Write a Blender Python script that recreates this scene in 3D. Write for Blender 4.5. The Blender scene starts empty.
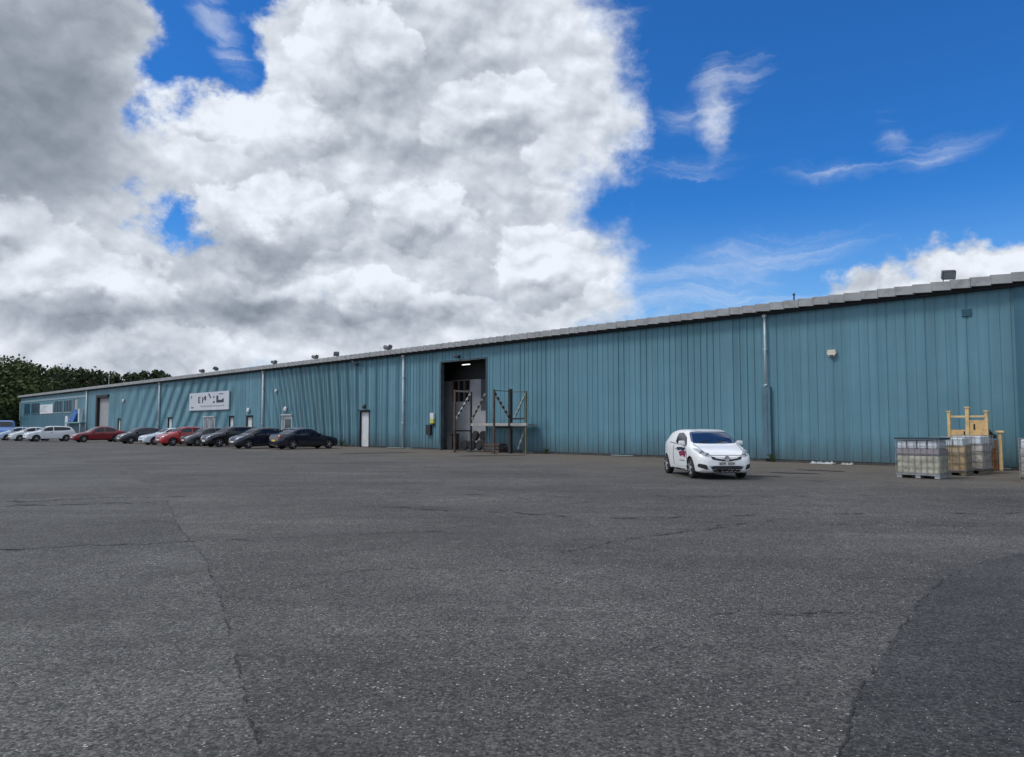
import bpy, bmesh, math, random
from mathutils import Vector, Matrix
from mathutils.bvhtree import BVHTree
R = math.radians
random.seed(7)
S = bpy.context.scene
COL = S.collection

# ------------------------------------------------------------------ materials
MATS = {}
def mat(name, col, rough=0.6, metal=0.0, spec=0.5, noise=0.0, nscale=6.0, bump=0.0, bscale=60.0, coat=0.0, dirt=None, dirt_amt=0.0, emit=None, estr=0.0):
    if name in MATS: return MATS[name]
    m = bpy.data.materials.new(name); m.use_nodes = True
    nt = m.node_tree; b = nt.nodes['Principled BSDF']
    b.inputs['Roughness'].default_value = rough
    b.inputs['Metallic'].default_value = metal
    b.inputs['Specular IOR Level'].default_value = spec
    b.inputs['Coat Weight'].default_value = coat
    b.inputs['Coat Roughness'].default_value = 0.05
    b.inputs['Base Color'].default_value = (*col, 1)
    tc = nt.nodes.new('ShaderNodeTexCoord')
    if noise > 0:
        n = nt.nodes.new('ShaderNodeTexNoise'); n.inputs['Scale'].default_value = nscale; n.inputs['Detail'].default_value = 6
        nt.links.new(tc.outputs['Object'], n.inputs['Vector'])
        r = nt.nodes.new('ShaderNodeMapRange'); r.inputs[1].default_value = .3; r.inputs[2].default_value = .7
        r.inputs[3].default_value = 1 - noise; r.inputs[4].default_value = 1 + noise
        nt.links.new(n.outputs['Fac'], r.inputs[0])
        mx = nt.nodes.new('ShaderNodeMix'); mx.data_type = 'RGBA'; mx.blend_type = 'MULTIPLY'; mx.inputs[0].default_value = 1
        mx.inputs[6].default_value = (*col, 1)
        nt.links.new(r.outputs[0], mx.inputs[7]); out = mx.outputs[2]
        if dirt:
            n2 = nt.nodes.new('ShaderNodeTexNoise'); n2.inputs['Scale'].default_value = nscale * 2.3; n2.inputs['Detail'].default_value = 8
            nt.links.new(tc.outputs['Object'], n2.inputs['Vector'])
            r2 = nt.nodes.new('ShaderNodeMapRange'); r2.inputs[1].default_value = .52; r2.inputs[2].default_value = .68; r2.inputs[4].default_value = dirt_amt
            nt.links.new(n2.outputs['Fac'], r2.inputs[0])
            m2 = nt.nodes.new('ShaderNodeMix'); m2.data_type = 'RGBA'
            nt.links.new(r2.outputs[0], m2.inputs[0]); nt.links.new(out, m2.inputs[6]); m2.inputs[7].default_value = (*dirt, 1)
            out = m2.outputs[2]
        nt.links.new(out, b.inputs['Base Color'])
    if bump > 0:
        nb = nt.nodes.new('ShaderNodeTexNoise'); nb.inputs['Scale'].default_value = bscale; nb.inputs['Detail'].default_value = 4
        nt.links.new(tc.outputs['Object'], nb.inputs['Vector'])
        bp = nt.nodes.new('ShaderNodeBump'); bp.inputs['Strength'].default_value = bump; bp.inputs['Distance'].default_value = .01
        nt.links.new(nb.outputs['Fac'], bp.inputs['Height']); nt.links.new(bp.outputs[0], b.inputs['Normal'])
    if emit:
        b.inputs['Emission Color'].default_value = (*emit, 1); b.inputs['Emission Strength'].default_value = estr
    MATS[name] = m
    return m

# ------------------------------------------------------------------ mesh helpers
class MB:
    def __init__(s): s.bm = bmesh.new()
    def box(s, x0, x1, y0, y1, z0, z1, bev=0.0, M=None, mi=0):
        vs = [s.bm.verts.new((x, y, z)) for x in (x0, x1) for y in (y0, y1) for z in (z0, z1)]
        idx = [(0,1,3,2),(4,6,7,5),(0,4,5,1),(2,3,7,6),(0,2,6,4),(1,5,7,3)]
        fs = [s.bm.faces.new([vs[i] for i in f]) for f in idx]
        for f in fs: f.material_index = mi
        if bev > 0:
            es = list({e for f in fs for e in f.edges})
            r = bmesh.ops.bevel(s.bm, geom=es, offset=bev, segments=2, affect='EDGES', profile=.6)
            vs = list({v for f in r['faces'] for v in f.verts} | {v for v in vs if v.is_valid})
            for f in r['faces']: f.material_index = mi
        if M is not None:
            bmesh.ops.transform(s.bm, matrix=M, verts=[v for v in vs if v.is_valid])
        return s
    def tube(s, p, q, r, n=8, r2=None, mi=0, cap=True):
        p, q = Vector(p), Vector(q); d = q - p
        if d.length < 1e-6: return s
        u = d.orthogonal().normalized(); v = d.normalized().cross(u); r2 = r if r2 is None else r2
        A = [s.bm.verts.new(p + (u*math.cos(2*math.pi*i/n) + v*math.sin(2*math.pi*i/n))*r) for i in range(n)]
        B = [s.bm.verts.new(q + (u*math.cos(2*math.pi*i/n) + v*math.sin(2*math.pi*i/n))*r2) for i in range(n)]
        for i in range(n):
            f = s.bm.faces.new((A[i], A[(i+1)%n], B[(i+1)%n], B[i])); f.material_index = mi; f.smooth = n > 6
        if cap:
            s.bm.faces.new(A[::-1]).material_index = mi; s.bm.faces.new(B).material_index = mi
        return s
    def bar(s, p, q, w, h, mi=0):
        p, q = Vector(p), Vector(q); d = (q - p).normalized()
        up = Vector((0,0,1)) if abs(d.z) < .95 else Vector((1,0,0))
        u = d.cross(up).normalized()*w/2; v = u.cross(d).normalized()*h/2
        A = [s.bm.verts.new(p+a) for a in (-u-v, u-v, u+v, -u+v)]; B = [s.bm.verts.new(q+a) for a in (-u-v, u-v, u+v, -u+v)]
        for i in range(4): s.bm.faces.new((A[i], A[(i+1)%4], B[(i+1)%4], B[i])).material_index = mi
        s.bm.faces.new(A[::-1]).material_index = mi; s.bm.faces.new(B).material_index = mi
        return s
    def lathe(s, prof, n=24, axis='z', c=(0,0,0), mi=0, smooth=True):
        rings = []
        for (r, h) in prof:
            ring = []
            for i in range(n):
                a = 2*math.pi*i/n; ca, sa = r*math.cos(a), r*math.sin(a)
                p = (ca, sa, h) if axis == 'z' else ((ca, h, sa) if axis == 'y' else (h, ca, sa))
                ring.append(s.bm.verts.new(Vector(p) + Vector(c)))
            rings.append(ring)
        for a, b in zip(rings, rings[1:]):
            for i in range(n):
                f = s.bm.faces.new((a[i], a[(i+1)%n], b[(i+1)%n], b[i])); f.smooth = smooth; f.material_index = mi
        for ring in (rings[0], rings[-1]):
            if prof[0 if ring is rings[0] else -1][0] > 1e-4:
                f = s.bm.faces.new(ring); f.material_index = mi
        return s
    def poly(s, pts, mi=0):
        f = s.bm.faces.new([s.bm.verts.new(p) for p in pts]); f.material_index = mi
        return s
    def prism(s, pts, d, mi=0):   # pts: planar 3D loop, extruded by vector d
        d = Vector(d)
        A = [s.bm.verts.new(p) for p in pts]; B = [s.bm.verts.new(Vector(p)+d) for p in pts]; n = len(A)
        for i in range(n): s.bm.faces.new((A[i], A[(i+1)%n], B[(i+1)%n], B[i])).material_index = mi
        s.bm.faces.new(A[::-1]).material_index = mi; s.bm.faces.new(B).material_index = mi
        return s
    def build(s, name, ms, parent=None, recalc=True, smooth=None):
        if recalc: bmesh.ops.recalc_face_normals(s.bm, faces=s.bm.faces[:])
        me = bpy.data.meshes.new(name); s.bm.to_mesh(me); s.bm.free()
        for m in (ms if isinstance(ms, (list, tuple)) else [ms]): me.materials.append(m)
        if smooth: 
            for p in me.polygons: p.use_smooth = True
            me.set_sharp_from_angle(angle=R(smooth))
        o = bpy.data.objects.new(name, me); COL.objects.link(o)
        if parent: o.parent = parent
        return o

def tag(o, label=None, cat=None, group=None, kind=None):
    if label: o['label'] = label
    if cat: o['category'] = cat
    if group: o['group'] = group
    if kind: o['kind'] = kind
    return o
def empty(name, loc=(0,0,0), rz=0.0):
    o = bpy.data.objects.new(name, None); COL.objects.link(o); o.location = loc; o.rotation_euler = (0,0,rz); o.empty_display_size = .3
    return o
def kids(o): return [c for c in list(COL.objects) if c.parent == o]
def copy_tree(o, parent=None):
    c = o.copy(); COL.objects.link(c)
    if parent: c.parent = parent
    for ch in kids(o): copy_tree(ch, c)
    return c

# ------------------------------------------------------------------ camera
CAMH = 1.58
cam = bpy.data.cameras.new('camera'); cam.sensor_width = 36; cam.lens = 760*36/1024; cam.clip_end = 6000; cam.clip_start = .05
co = bpy.data.objects.new('camera', cam); COL.objects.link(co)
co.location = (0,0,CAMH); co.rotation_euler = (R(90+3.589), 0, 0); S.camera = co

# frame of the long facade: x runs left -> right along the wall, y into the building, z up
YAW = R(44.17); DW = 32.05
NV = Vector((math.cos(YAW), math.sin(YAW), 0)); XV = Vector((math.sin(YAW), -math.cos(YAW), 0))
WROT = math.atan2(XV.y, XV.x)
def L2W(x, out, z=0.0): return NV*(DW-out) + XV*x + Vector((0,0,z))

# ------------------------------------------------------------------ world: sky texture with clouds
def build_world():
    w = bpy.data.worlds.new('World'); S.world = w; w.use_nodes = True
    w.cycles.sampling_method = 'MANUAL'; w.cycles.sample_map_resolution = 256
    nt = w.node_tree; N = nt.nodes; L = nt.links
    for n in list(N): N.remove(n)
    def setin(sock, v):
        if hasattr(v, 'links'): L.new(v, sock)
        else: sock.default_value = v
    def math_(op, a, b=None, c=None, clamp=False):
        n = N.new('ShaderNodeMath'); n.operation = op; n.use_clamp = clamp
        setin(n.inputs[0], a)
        if b is not None: setin(n.inputs[1], b)
        if c is not None: setin(n.inputs[2], c)
        return n.outputs[0]
    def mr(v, a, b, c=0.0, d=1.0, smooth=True):
        n = N.new('ShaderNodeMapRange'); n.interpolation_type = 'SMOOTHSTEP' if smooth else 'LINEAR'
        setin(n.inputs[0], v); n.inputs[1].default_value = a; n.inputs[2].default_value = b; n.inputs[3].default_value = c; n.inputs[4].default_value = d
        return n.outputs[0]
    def vm(op, a, b=None):
        n = N.new('ShaderNodeVectorMath'); n.operation = op
        setin(n.inputs[0], a)
        if b is not None:
            if op == 'SCALE': setin(n.inputs[3], b)
            else: setin(n.inputs[1], b)
        return n.outputs[1] if op in ('LENGTH','DOT_PRODUCT','DISTANCE') else n.outputs[0]
    def noise(vec, scale, detail, rough=.55, dist=0.0, col=False):
        n = N.new('ShaderNodeTexNoise'); n.inputs['Scale'].default_value = scale; n.inputs['Detail'].default_value = detail
        n.inputs['Roughness'].default_value = rough; n.inputs['Distortion'].default_value = dist
        L.new(vec, n.inputs['Vector'])
        return n.outputs['Color' if col else 'Fac']
    def mixc(f, a, b, blend='MIX'):
        n = N.new('ShaderNodeMix'); n.data_type = 'RGBA'; n.blend_type = blend
        setin(n.inputs[0], f); setin(n.inputs[6], a); setin(n.inputs[7], b)
        return n.outputs[2]
    def mixf(f, a, b):
        n = N.new('ShaderNodeMix'); n.data_type = 'FLOAT'
        setin(n.inputs[0], f); setin(n.inputs[2], a); setin(n.inputs[3], b)
        return n.outputs[0]
    ctr = lambda v, k: math_('MULTIPLY', math_('SUBTRACT', v, .5), k)
    add = lambda *a: a[0] if len(a) == 1 else math_('ADD', a[0], add(*a[1:]))
    tc = N.new('ShaderNodeTexCoord'); D = tc.outputs['Generated']
    sp = N.new('ShaderNodeSeparateXYZ'); L.new(D, sp.inputs[0])
    az = math_('MULTIPLY', math_('ARCTAN2', sp.outputs[0], sp.outputs[1]), 180/math.pi)
    el = math_('MULTIPLY', math_('ARCSINE', sp.outputs[2]), 180/math.pi)
    cb = N.new('ShaderNodeCombineXYZ'); L.new(az, cb.inputs[0]); L.new(el, cb.inputs[1]); P = cb.outputs[0]
    Q = vm('ADD', vm('MULTIPLY', D, (1,1,1.25)), (3.1,1.7,.4))
    w1 = vm('SCALE', vm('SUBTRACT', noise(Q, 7.0, 2, .5, col=True), (.5,.5,.5)), 6.0)
    w2 = vm('SCALE', vm('SUBTRACT', noise(Q, 24.0, 5, .62, col=True), (.5,.5,.5)), 3.6)
    wp = vm('MULTIPLY', vm('ADD', w1, w2), (1,.85,0))
    Pw = vm('ADD', P, wp)
    Ph = vm('ADD', P, vm('SCALE', wp, .6))
    last = [None]
    def field(blobs, Pv, sm=1.2):
        # each blob waits for the one before it (through an ignored z), which keeps the shader small
        acc = None; sx = N.new('ShaderNodeSeparateXYZ'); L.new(Pv, sx.inputs[0])
        for (a, e, ra, re, *rot) in blobs:
            cx = N.new('ShaderNodeCombineXYZ'); L.new(sx.outputs[0], cx.inputs[0]); L.new(sx.outputs[1], cx.inputs[1])
            if last[0] is not None: L.new(last[0], cx.inputs[2])
            n = N.new('ShaderNodeMapping'); n.vector_type = 'TEXTURE'; L.new(cx.outputs[0], n.inputs[0])
            n.inputs[1].default_value = (a, e, 0); n.inputs[2].default_value = (0,0,R(rot[0]) if rot else 0); n.inputs[3].default_value = (ra, re, 1e8)
            r = min(ra, re)
            f = math_('MULTIPLY_ADD', vm('LENGTH', n.outputs[0]), -r, r)
            acc = f if acc is None else math_('SMOOTH_MAX', acc, f, sm)
            last[0] = acc
        return acc
    fbm = noise(Q, 11.0, 9, .60)
    aaz = math_('ABSOLUTE', az)
    outside = math_('MAXIMUM', mr(aaz, 37, 52), mr(el, 30.5, 40))
    gen = ctr(noise(Q, 2.2, 3, .5), 60.0)
    Fc = field(CUM, Pw); Fh = field(HOLES, vm('ADD', P, vm('SCALE', wp, .85)), .5)
    F0 = math_('SMOOTH_MIN', Fc, math_('MULTIPLY', Fh, -1.0), .4)
    Fb = mixf(outside, F0, math_('ADD', gen, 4.0))
    F = add(Fb, ctr(fbm, 6.0), .25)
    alpha = mixf(mr(az, -6.0, 3.0), mr(F, -.35, 1.1), mr(F, -1.1, 2.0))
    alpha = mixf(mr(az, 18.0, 21.0), alpha, mr(F, -.3, 1.0))
    # thin wisps
    Fw = field(WISPS, Ph, .3)
    st = vm('MULTIPLY', vm('ADD', P, vm('SCALE', wp, .6)), (.045,.5,1))
    wn = noise(st, 1.5, 6, .62, .6)
    aw = math_('MULTIPLY', mr(math_('ADD', Fw, ctr(wn, 2.4)), -.7, 1.2), mr(wn, .28, .75, .06, .46))
    aw = math_('MULTIPLY', aw, math_('SUBTRACT', 1.0, outside))
    # light and shade of the cloud masses
    up = (-.35, 0, .94)
    s1, s2 = noise(Q, 6.5, 4, .5), noise(vm('ADD', Q, vm('SCALE', up, .045)), 6.5, 4, .5)
    e1 = math_('SUBTRACT', s1, s2)
    e2 = math_('SUBTRACT', fbm, noise(vm('ADD', Q, vm('SCALE', up, .016)), 11.0, 7, .58))
    Pd = vm('ADD', P, vm('SCALE', wp, .9))
    dk = mr(field(DARKS, Pd, 1.2), -1.6, 2.0)
    big = mr(math_('ADD', field(BIGDARK, Pd, 2.0), ctr(s1, 5.0)), -1.2, 4.2)
    br = mr(field(BRIGHTS, Pd, 1.0), -1.6, 1.4)
    big = math_('MULTIPLY', big, math_('SUBTRACT', 1.0, outside))
    thick = mr(F, .4, 6.0)
    base = add(.89, math_('MULTIPLY', dk, -.17), math_('MULTIPLY', big, -.235), math_('MULTIPLY', br, .085), math_('MULTIPLY', thick, -.03))
    bz = lambda v: math_('ABSOLUTE', math_('SUBTRACT', v, .5))
    Qb = vm('ADD', Q, vm('SCALE', w2, .006))
    b1 = bz(noise(Qb, 15.0, 3, .45)); b2 = bz(noise(vm('ADD', Qb, vm('SCALE', up, .013)), 15.0, 3, .45))
    puff = math_('MULTIPLY', math_('SUBTRACT', b1, b2), .42)
    det = add(math_('MULTIPLY', e1, .36), math_('MULTIPLY', e2, .40), ctr(s1, .11), puff, math_('MULTIPLY', math_('SUBTRACT', b1, .1), .14))
    det = math_('MULTIPLY', det, math_('MULTIPLY_ADD', big, -.45, 1.0))
    # nearer billows in front of the main mass: bright crowns, grey undersides
    Ff = field(FRONT, Pw, .35)
    Fu = field(FRONT, vm('ADD', Pw, (-.5,1.5,0)), .35)
    Fn = add(Ff, ctr(fbm, 4.5), .1)
    base = math_('MULTIPLY_ADD', math_('MULTIPLY', mr(Fn, -2.4, -.1), math_('SUBTRACT', 1.0, outside)), -.055, base)
    fa = math_('MULTIPLY', mr(Fn, -.05, .45), math_('SUBTRACT', 1.0, outside))
    slope = math_('SUBTRACT', Ff, Fu)
    fl = add(.755, math_('MULTIPLY', mr(slope, -1.2, 1.1), .205), math_('MULTIPLY', mr(Fn, 0, 1.8), -.02), math_('MULTIPLY', dk, -.13))
    base = mixf(math_('MULTIPLY', fa, math_('MULTIPLY_ADD', big, -.8, .8)), base, fl)
    lum = add(base, det)
    lum = math_('MINIMUM', math_('MAXIMUM', lum, .44), .965)
    lin = math_('POWER', lum, 2.2)
    cr = N.new('ShaderNodeValToRGB'); r = cr.color_ramp
    r.elements[0].position = .40; r.elements[0].color = (.77,.93,1.18,1); r.elements[1].position = .9; r.elements[1].color = (.92,.98,1.07,1)
    L.new(lum, cr.inputs[0])
    cl = vm('SCALE', cr.outputs[0], math_('MULTIPLY', lin, math_('MULTIPLY_ADD', outside, 10.0*OUT_GAIN, 10.0)))
    sky = N.new('ShaderNodeTexSky'); sky.sky_type = 'NISHITA'; sky.sun_disc = False
    sky.sun_elevation = SUN_EL; sky.sun_rotation = SUN_AZ; sky.air_density = 1.0; sky.dust_density = .4; sky.ozone_density = 2.5
    skc = mixc(1.0, sky.outputs[0], SKY_TINT, 'MULTIPLY')
    skc = mixc(mr(el, 3.0, 17.0, .42, 0.0), skc, (4.4,7.2,9.4,1))
    skc = mixc(aw, skc, (8.0,8.5,9.2,1))
    out = mixc(alpha, skc, cl)
    bg = N.new('ShaderNodeBackground'); bg.inputs[1].default_value = .1; L.new(out, bg.inputs[0])
    wo = N.new('ShaderNodeOutputWorld'); L.new(bg.outputs[0], wo.inputs[0])
# cloud masses as they stand in the sky: azimuth, elevation, half-width, half-height, tilt (degrees)
CUM = [(-6.3,26.8,12.3,9.0),(.5,26,8.0,8.5),(3.4,21.2,5.2,5.0),(-13.7,16.6,12.4,7.6),(-.8,15.6,8.2,8.2),(3.2,10.2,5.8,5.2),(-22.2,20.3,4.6,2.6),(-16.5,24.5,3.4,5.0),
    (-22.5,8.4,15.5,4.6),(-6.2,7.0,14.7,4.4),(-34.4,20.2,8.2,10.5),(-31.0,11.0,9.5,5.2),(-34,5.6,10,4.2),(-29.9,26.5,3.4,4.4),(-25.6,18.0,3.0,2.2),(-26.5,6,9,4),
    (15.6,22.7,.7,1.5,-18),
    (28.4,8.2,6.0,3.0),(34.0,8.4,5.0,3.4),(22.8,7.2,5.6,2.3),(26.0,8.6,3.6,2.4),(30.8,9.8,2.6,1.9),(36,10.2,3,1.5)]
HOLES = [(-25.0,23.7,1.8,2.0),(-21.8,26.6,2.6,2.6),(-19.9,29.4,2.1,2.0),(-25.6,27.4,1.2,1.8),(-24.3,14.0,1.7,1.7),(6.8,16.6,2.2,1.9)]
WISPS = [(15.6,22.8,1.8,2.7,-18),(13.0,22.3,1.8,.9,20),(29.9,17.9,1.8,.75,6),(14.4,18.5,1.9,.4,6),(16.9,11.9,7.0,1.1,8),(13.6,9.8,7.0,1.2,3),(6.8,28.4,1.8,.6,0),(17.5,23.9,1.9,1.1,20),(-22.0,26.8,1.1,2.7,25),(22,8.7,5,.9,6),(27.0,19.4,1.0,.45,-50),(23.0,17.6,1.6,.3,0)]
DARKS = [(-31.5,6.8,6.5,1.5),(-16.4,8.4,7.5,1.8),(-8.5,8.2,3,.9),(-21.0,12.4,3.6,1.3),(-8,20.5,4,.7),(32,7.4,3.5,.6)]
BIGDARK = [(-34.0,20.0,8.5,8.6),(-31.0,15.6,6.2,3.4),(-30.4,25,5,5)]
BRIGHTS = [(-21.0,20.6,3.6,1.5),(-28,12.6,7,1.1),(-15.6,23.0,1.6,2.6),(2.6,22,2,4),(3.5,11.5,4,3.5),(-11,17.8,4.5,1.4),(29.5,9.6,6,1.6),(-25,5.6,9,1.0),(-12,13.5,4,1.2)]
FRONT = [(-17.8,14.7,4.9,3.4),(-13.6,9.6,5.4,2.2),(-30.4,9.4,5.8,2.9),(-6.3,15.8,4.7,2.9),(2.5,11.6,4.2,3.2),(-22.5,21.0,4.1,1.7),(-.9,22.5,4.8,3.2),(-10.9,26.2,6.0,3.3),(-25.6,5.6,5.5,1.7),(-3.9,8.2,5.3,1.8),(-15.9,20.8,4.3,2.4),
    (27.6,8.6,2.3,1.9),(31.1,9.6,2.0,1.7),(33.9,9.0,2.1,1.9),(24.2,7.9,2.3,1.0),(-34.5,12.6,2.4,1.5)]

SUN_DIR = Vector((-.72,-.12,1.0)).normalized()
SUN_EL = math.asin(SUN_DIR.z); SUN_AZ = math.atan2(SUN_DIR.x, SUN_DIR.y)
OUT_GAIN = .22
SKY_TINT = (.205,.74,1.38,1)
build_world()
sun = bpy.data.lights.new('sun', 'SUN'); sun.energy = 1.9; sun.angle = R(14); sun.color = (1,.96,.9)
so = bpy.data.objects.new('sun', sun); COL.objects.link(so)
so.rotation_euler = (-SUN_DIR).to_track_quat('-Z', 'Y').to_euler(); so.location = (-20,-10,40)
S.view_settings.view_transform = 'Standard'; S.view_settings.look = 'None'; S.view_settings.gamma = 1; S.view_settings.exposure = 0
S.view_settings.use_curve_mapping = False
S.cycles.max_bounces = 4; S.cycles.diffuse_bounces = 2; S.cycles.glossy_bounces = 2; S.cycles.transmission_bounces = 2; S.cycles.use_denoising = True; S.cycles.use_adaptive_sampling = True; S.cycles.adaptive_threshold = .015; S.cycles.adaptive_min_samples = 12

# ------------------------------------------------------------------ ground materials
def asphalt(name, base, dirt=True, seed=0.0, speck=1.0):
    m = bpy.data.materials.new(name); m.use_nodes = True; nt = m.node_tree; N = nt.nodes; L = nt.links
    b = N['Principled BSDF']; b.inputs['Roughness'].default_value = .82; b.inputs['Specular IOR Level'].default_value = .42
    geo = N.new('ShaderNodeNewGeometry'); P = geo.outputs['Position']
    def nz(scale, detail, rough=.6, off=0.0, sc=(1,1,1)):
        mp = N.new('ShaderNodeMapping'); mp.inputs[1].default_value = (seed+off, seed*1.7+off, 0); mp.inputs[3].default_value = sc; L.new(P, mp.inputs[0])
        n = N.new('ShaderNodeTexNoise'); n.inputs['Scale'].default_value = scale; n.inputs['Detail'].default_value = detail; n.inputs['Roughness'].default_value = rough
        L.new(mp.outputs[0], n.inputs['Vector']); return n.outputs['Fac']
    def mr(v, a, b2, c=0.0, d=1.0):
        n = N.new('ShaderNodeMapRange'); L.new(v, n.inputs[0]); n.inputs[1].default_value = a; n.inputs[2].default_value = b2; n.inputs[3].default_value = c; n.inputs[4].default_value = d
        return n.outputs[0]
    def mix(f, a, c, blend='MIX'):
        n = N.new('ShaderNodeMix'); n.data_type = 'RGBA'; n.blend_type = blend
        for s, v in ((n.inputs[0], f), (n.inputs[6], a), (n.inputs[7], c)):
            if hasattr(v, 'links'): L.new(v, s)
            else: s.default_value = v
        return n.outputs[2]
    def mth(op, a, c):
        n = N.new('ShaderNodeMath'); n.operation = op
        for s, v in ((n.inputs[0], a), (n.inputs[1], c)):
            if hasattr(v, 'links'): L.new(v, s)
            else: s.default_value = v
        return n.outputs[0]
    c = mix(1.0, (*base, 1), mr(nz(.22, 6, .6), .3, .7, .68, 1.36), 'MULTIPLY')
    c = mix(1.0, c, mr(nz(.5, 4, .55, 41, (.35,1.6,1)), .35, .7, .84, 1.22), 'MULTIPLY')
    c = mix(1.0, c, mr(nz(2.6, 6, .65, 3), .3, .7, .80, 1.20), 'MULTIPLY')
    # aggregate: two voronoi grains
    stones = []
    for sc, off, thr in ((48, 0, .85), (95, 5, .80)):
        v = N.new('ShaderNodeTexVoronoi'); v.inputs['Scale'].default_value = sc
        mp = N.new('ShaderNodeMapping'); mp.inputs[1].default_value = (seed+off, off, 0); L.new(P, mp.inputs[0]); L.new(mp.outputs[0], v.inputs['Vector'])
        sepc = N.new('ShaderNodeSeparateColor'); L.new(v.outputs['Color'], sepc.inputs[0])
        c = mix(1.0, c, mr(sepc.outputs[0], 0, 1, .40, 1.62), 'MULTIPLY')
        stones.append((v, sepc))
    dens = mr(nz(.45, 5, .65, 11, (.6,1.3,1)), .36, .66, .0, 1.25)
    for (v, sepc), thr, amt in zip(stones, (.945, .95), (1.0*speck, .75*speck)):
        sel = mr(sepc.outputs[1], thr, thr+.02)
        near = mr(v.outputs['Distance'], .25, .42, 1.0, 0.0)
        f = mth('MULTIPLY', mth('MULTIPLY', sel, near), mth('MULTIPLY', mth('ADD', dens, .12), amt))
        c = mix(f, c, (.52,.51,.49,1))
    # dark pores
    c = mix(mr(nz(30, 3, .7, 7), .60, .74, 0, .55), c, (.016,.016,.018,1))
    # drifted grit, brown and pale, along the foot of the wall
    if dirt:
        dp = N.new('ShaderNodeVectorMath'); dp.operation = 'DOT_PRODUCT'; L.new(P, dp.inputs[0]); dp.inputs[1].default_value = NV
        dist = mth('SUBTRACT', DW, dp.outputs['Value'])
        g = mth('ADD', dist, mth('MULTIPLY', mth('SUBTRACT', nz(.35, 7, .65, 21, (1,1,1)), .5), 16.0))
        c = mix(mr(g, 1.0, 12.0, .85, 0.0), c, (.132,.110,.086,1))
        c = mix(mr(nz(1.1, 7, .7, 31), .56, .7, 0, .28), c, (.085,.08,.072,1))
    L.new(c, b.inputs['Base Color'])
    bp = N.new('ShaderNodeBump'); bp.inputs['Strength'].default_value = .55; bp.inputs['Distance'].default_value = .008
    hh = mth('ADD', mth('MULTIPLY', stones[0][0].outputs['Distance'], -1.0), nz(26, 4, .7, 2))
    L.new(hh, bp.inputs['Height']); L.new(bp.outputs[0], b.inputs['Normal'])
    return m

M_ground = mat('field_soil', (.05,.07,.025), .95, noise=.35, nscale=.2)
M_yard = asphalt('yard_asphalt', (.062,.0585,.0545))
M_strip = asphalt('old_asphalt', (.068,.066,.0615), seed=13.0, speck=.9)
M_patch = asphalt('dark_asphalt', (.038,.0375,.036), dirt=False, seed=29.0, speck=.35)
M_tar = mat('tar', (.020,.020,.021), .8, noise=.3, nscale=3, bump=.4, bscale=40)
M_stain_shadow = mat('oil_stain_shadow', (.026,.026,.027), .75, noise=.3, nscale=2, bump=.4, bscale=40)

def sheet(name, pts, z, m, sub=0.0, jit=0.0, kind='structure'):
    out = []
    n = len(pts)
    for i in range(n):
        a, b = Vector((*pts[i],0)), Vector((*pts[(i+1)%n],0)); out.append(a)
        if sub:
            k = min(60, int((b-a).length/sub))
            for j in range(1, k):
                p = a.lerp(b, j/k); out.append(p + Vector((random.uniform(-jit,jit), random.uniform(-jit,jit), 0)))
    mb = MB(); mb.poly([(p.x, p.y, z) for p in out])
    bmesh.ops.triangulate(mb.bm, faces=mb.bm.faces[:])
    o = mb.build(name, m); tag(o, kind=kind)
    return o
sheet('ground', [(-3000,-500),(3000,-500),(3000,3500),(-3000,3500)], -.03, M_ground)
def LW2(x, out): p = L2W(x, out); return (p.x, p.y)
sheet('yard', [LW2(40,-.3), LW2(-161.5,-.3), LW2(-190,12), LW2(-190,70), LW2(-60,130), LW2(40,130)], 0.0, M_yard)
sheet('yard_strip', [(-7.6,17.2),(-7.0,15.6),(-5.2,12.0),(-3.63,9.11),(-2.6,6.9),(-1.96,5.48),(-1.5,4.4),(-1.2,3.74),(-.7,2.4),(-.2,.2),(-20,-2),(-60,40),(-40,62),(-22,38),(-12,24)], .004, M_strip, .3, .025)
sheet('tarmac_patch', [(1.4,3.2),(1.57,3.74),(2.09,4.67),(3.01,6.01),(3.7,7.0),(4.66,8.2),(5.5,9.0),(6.6,9.7),(9,10.3),(14,9),(14,0),(2,0)], .004, M_patch, .25, .03)

def seam(pts, w, z=.009, gap=.3, name='tar_seam', m=None, seg=.35, wv=1.0):
    # a crack or worn joint: a wandering ragged line, broken in places
    mb = MB(); ph = random.uniform(0, 9)
    for a, b in zip(pts, pts[1:]):
        a, b = Vector((*a,0)), Vector((*b,0)); Ln = (b-a).length; d = (b-a)/Ln; nrm = Vector((-d.y, d.x, 0)); t = 0
        while t < Ln:
            l = random.uniform(.3,1.7)*seg
            if random.random() > gap:
                k = 9; top = []; bot = []; dr = random.uniform(-.6,.6)*w
                for i in range(k+1):
                    s_ = t + l*i/k; e = math.sin(math.pi*i/k)**.5
                    wob = wv*(w*.9*math.sin(ph+s_/seg*1.3) + w*.5*math.sin(ph*2+s_/seg*4.1))
                    c = a + d*s_ + nrm*(wob + dr*(i/k-.5) + random.uniform(-.32,.32)*w)
                    hw = w*.5*e*random.uniform(.15,1.0) + .0015
                    top.append(c+nrm*hw); bot.append(c-nrm*hw)
                for i in range(k):
                    mb.poly([(bot[i].x,bot[i].y,z),(bot[i+1].x,bot[i+1].y,z),(top[i+1].x,top[i+1].y,z),(top[i].x,top[i].y,z)])
            t += l
    bmesh.ops.remove_doubles(mb.bm, verts=mb.bm.verts[:], dist=.0005)
    return tag(mb.build(name, m or M_tar, recalc=False), kind='structure')
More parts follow.
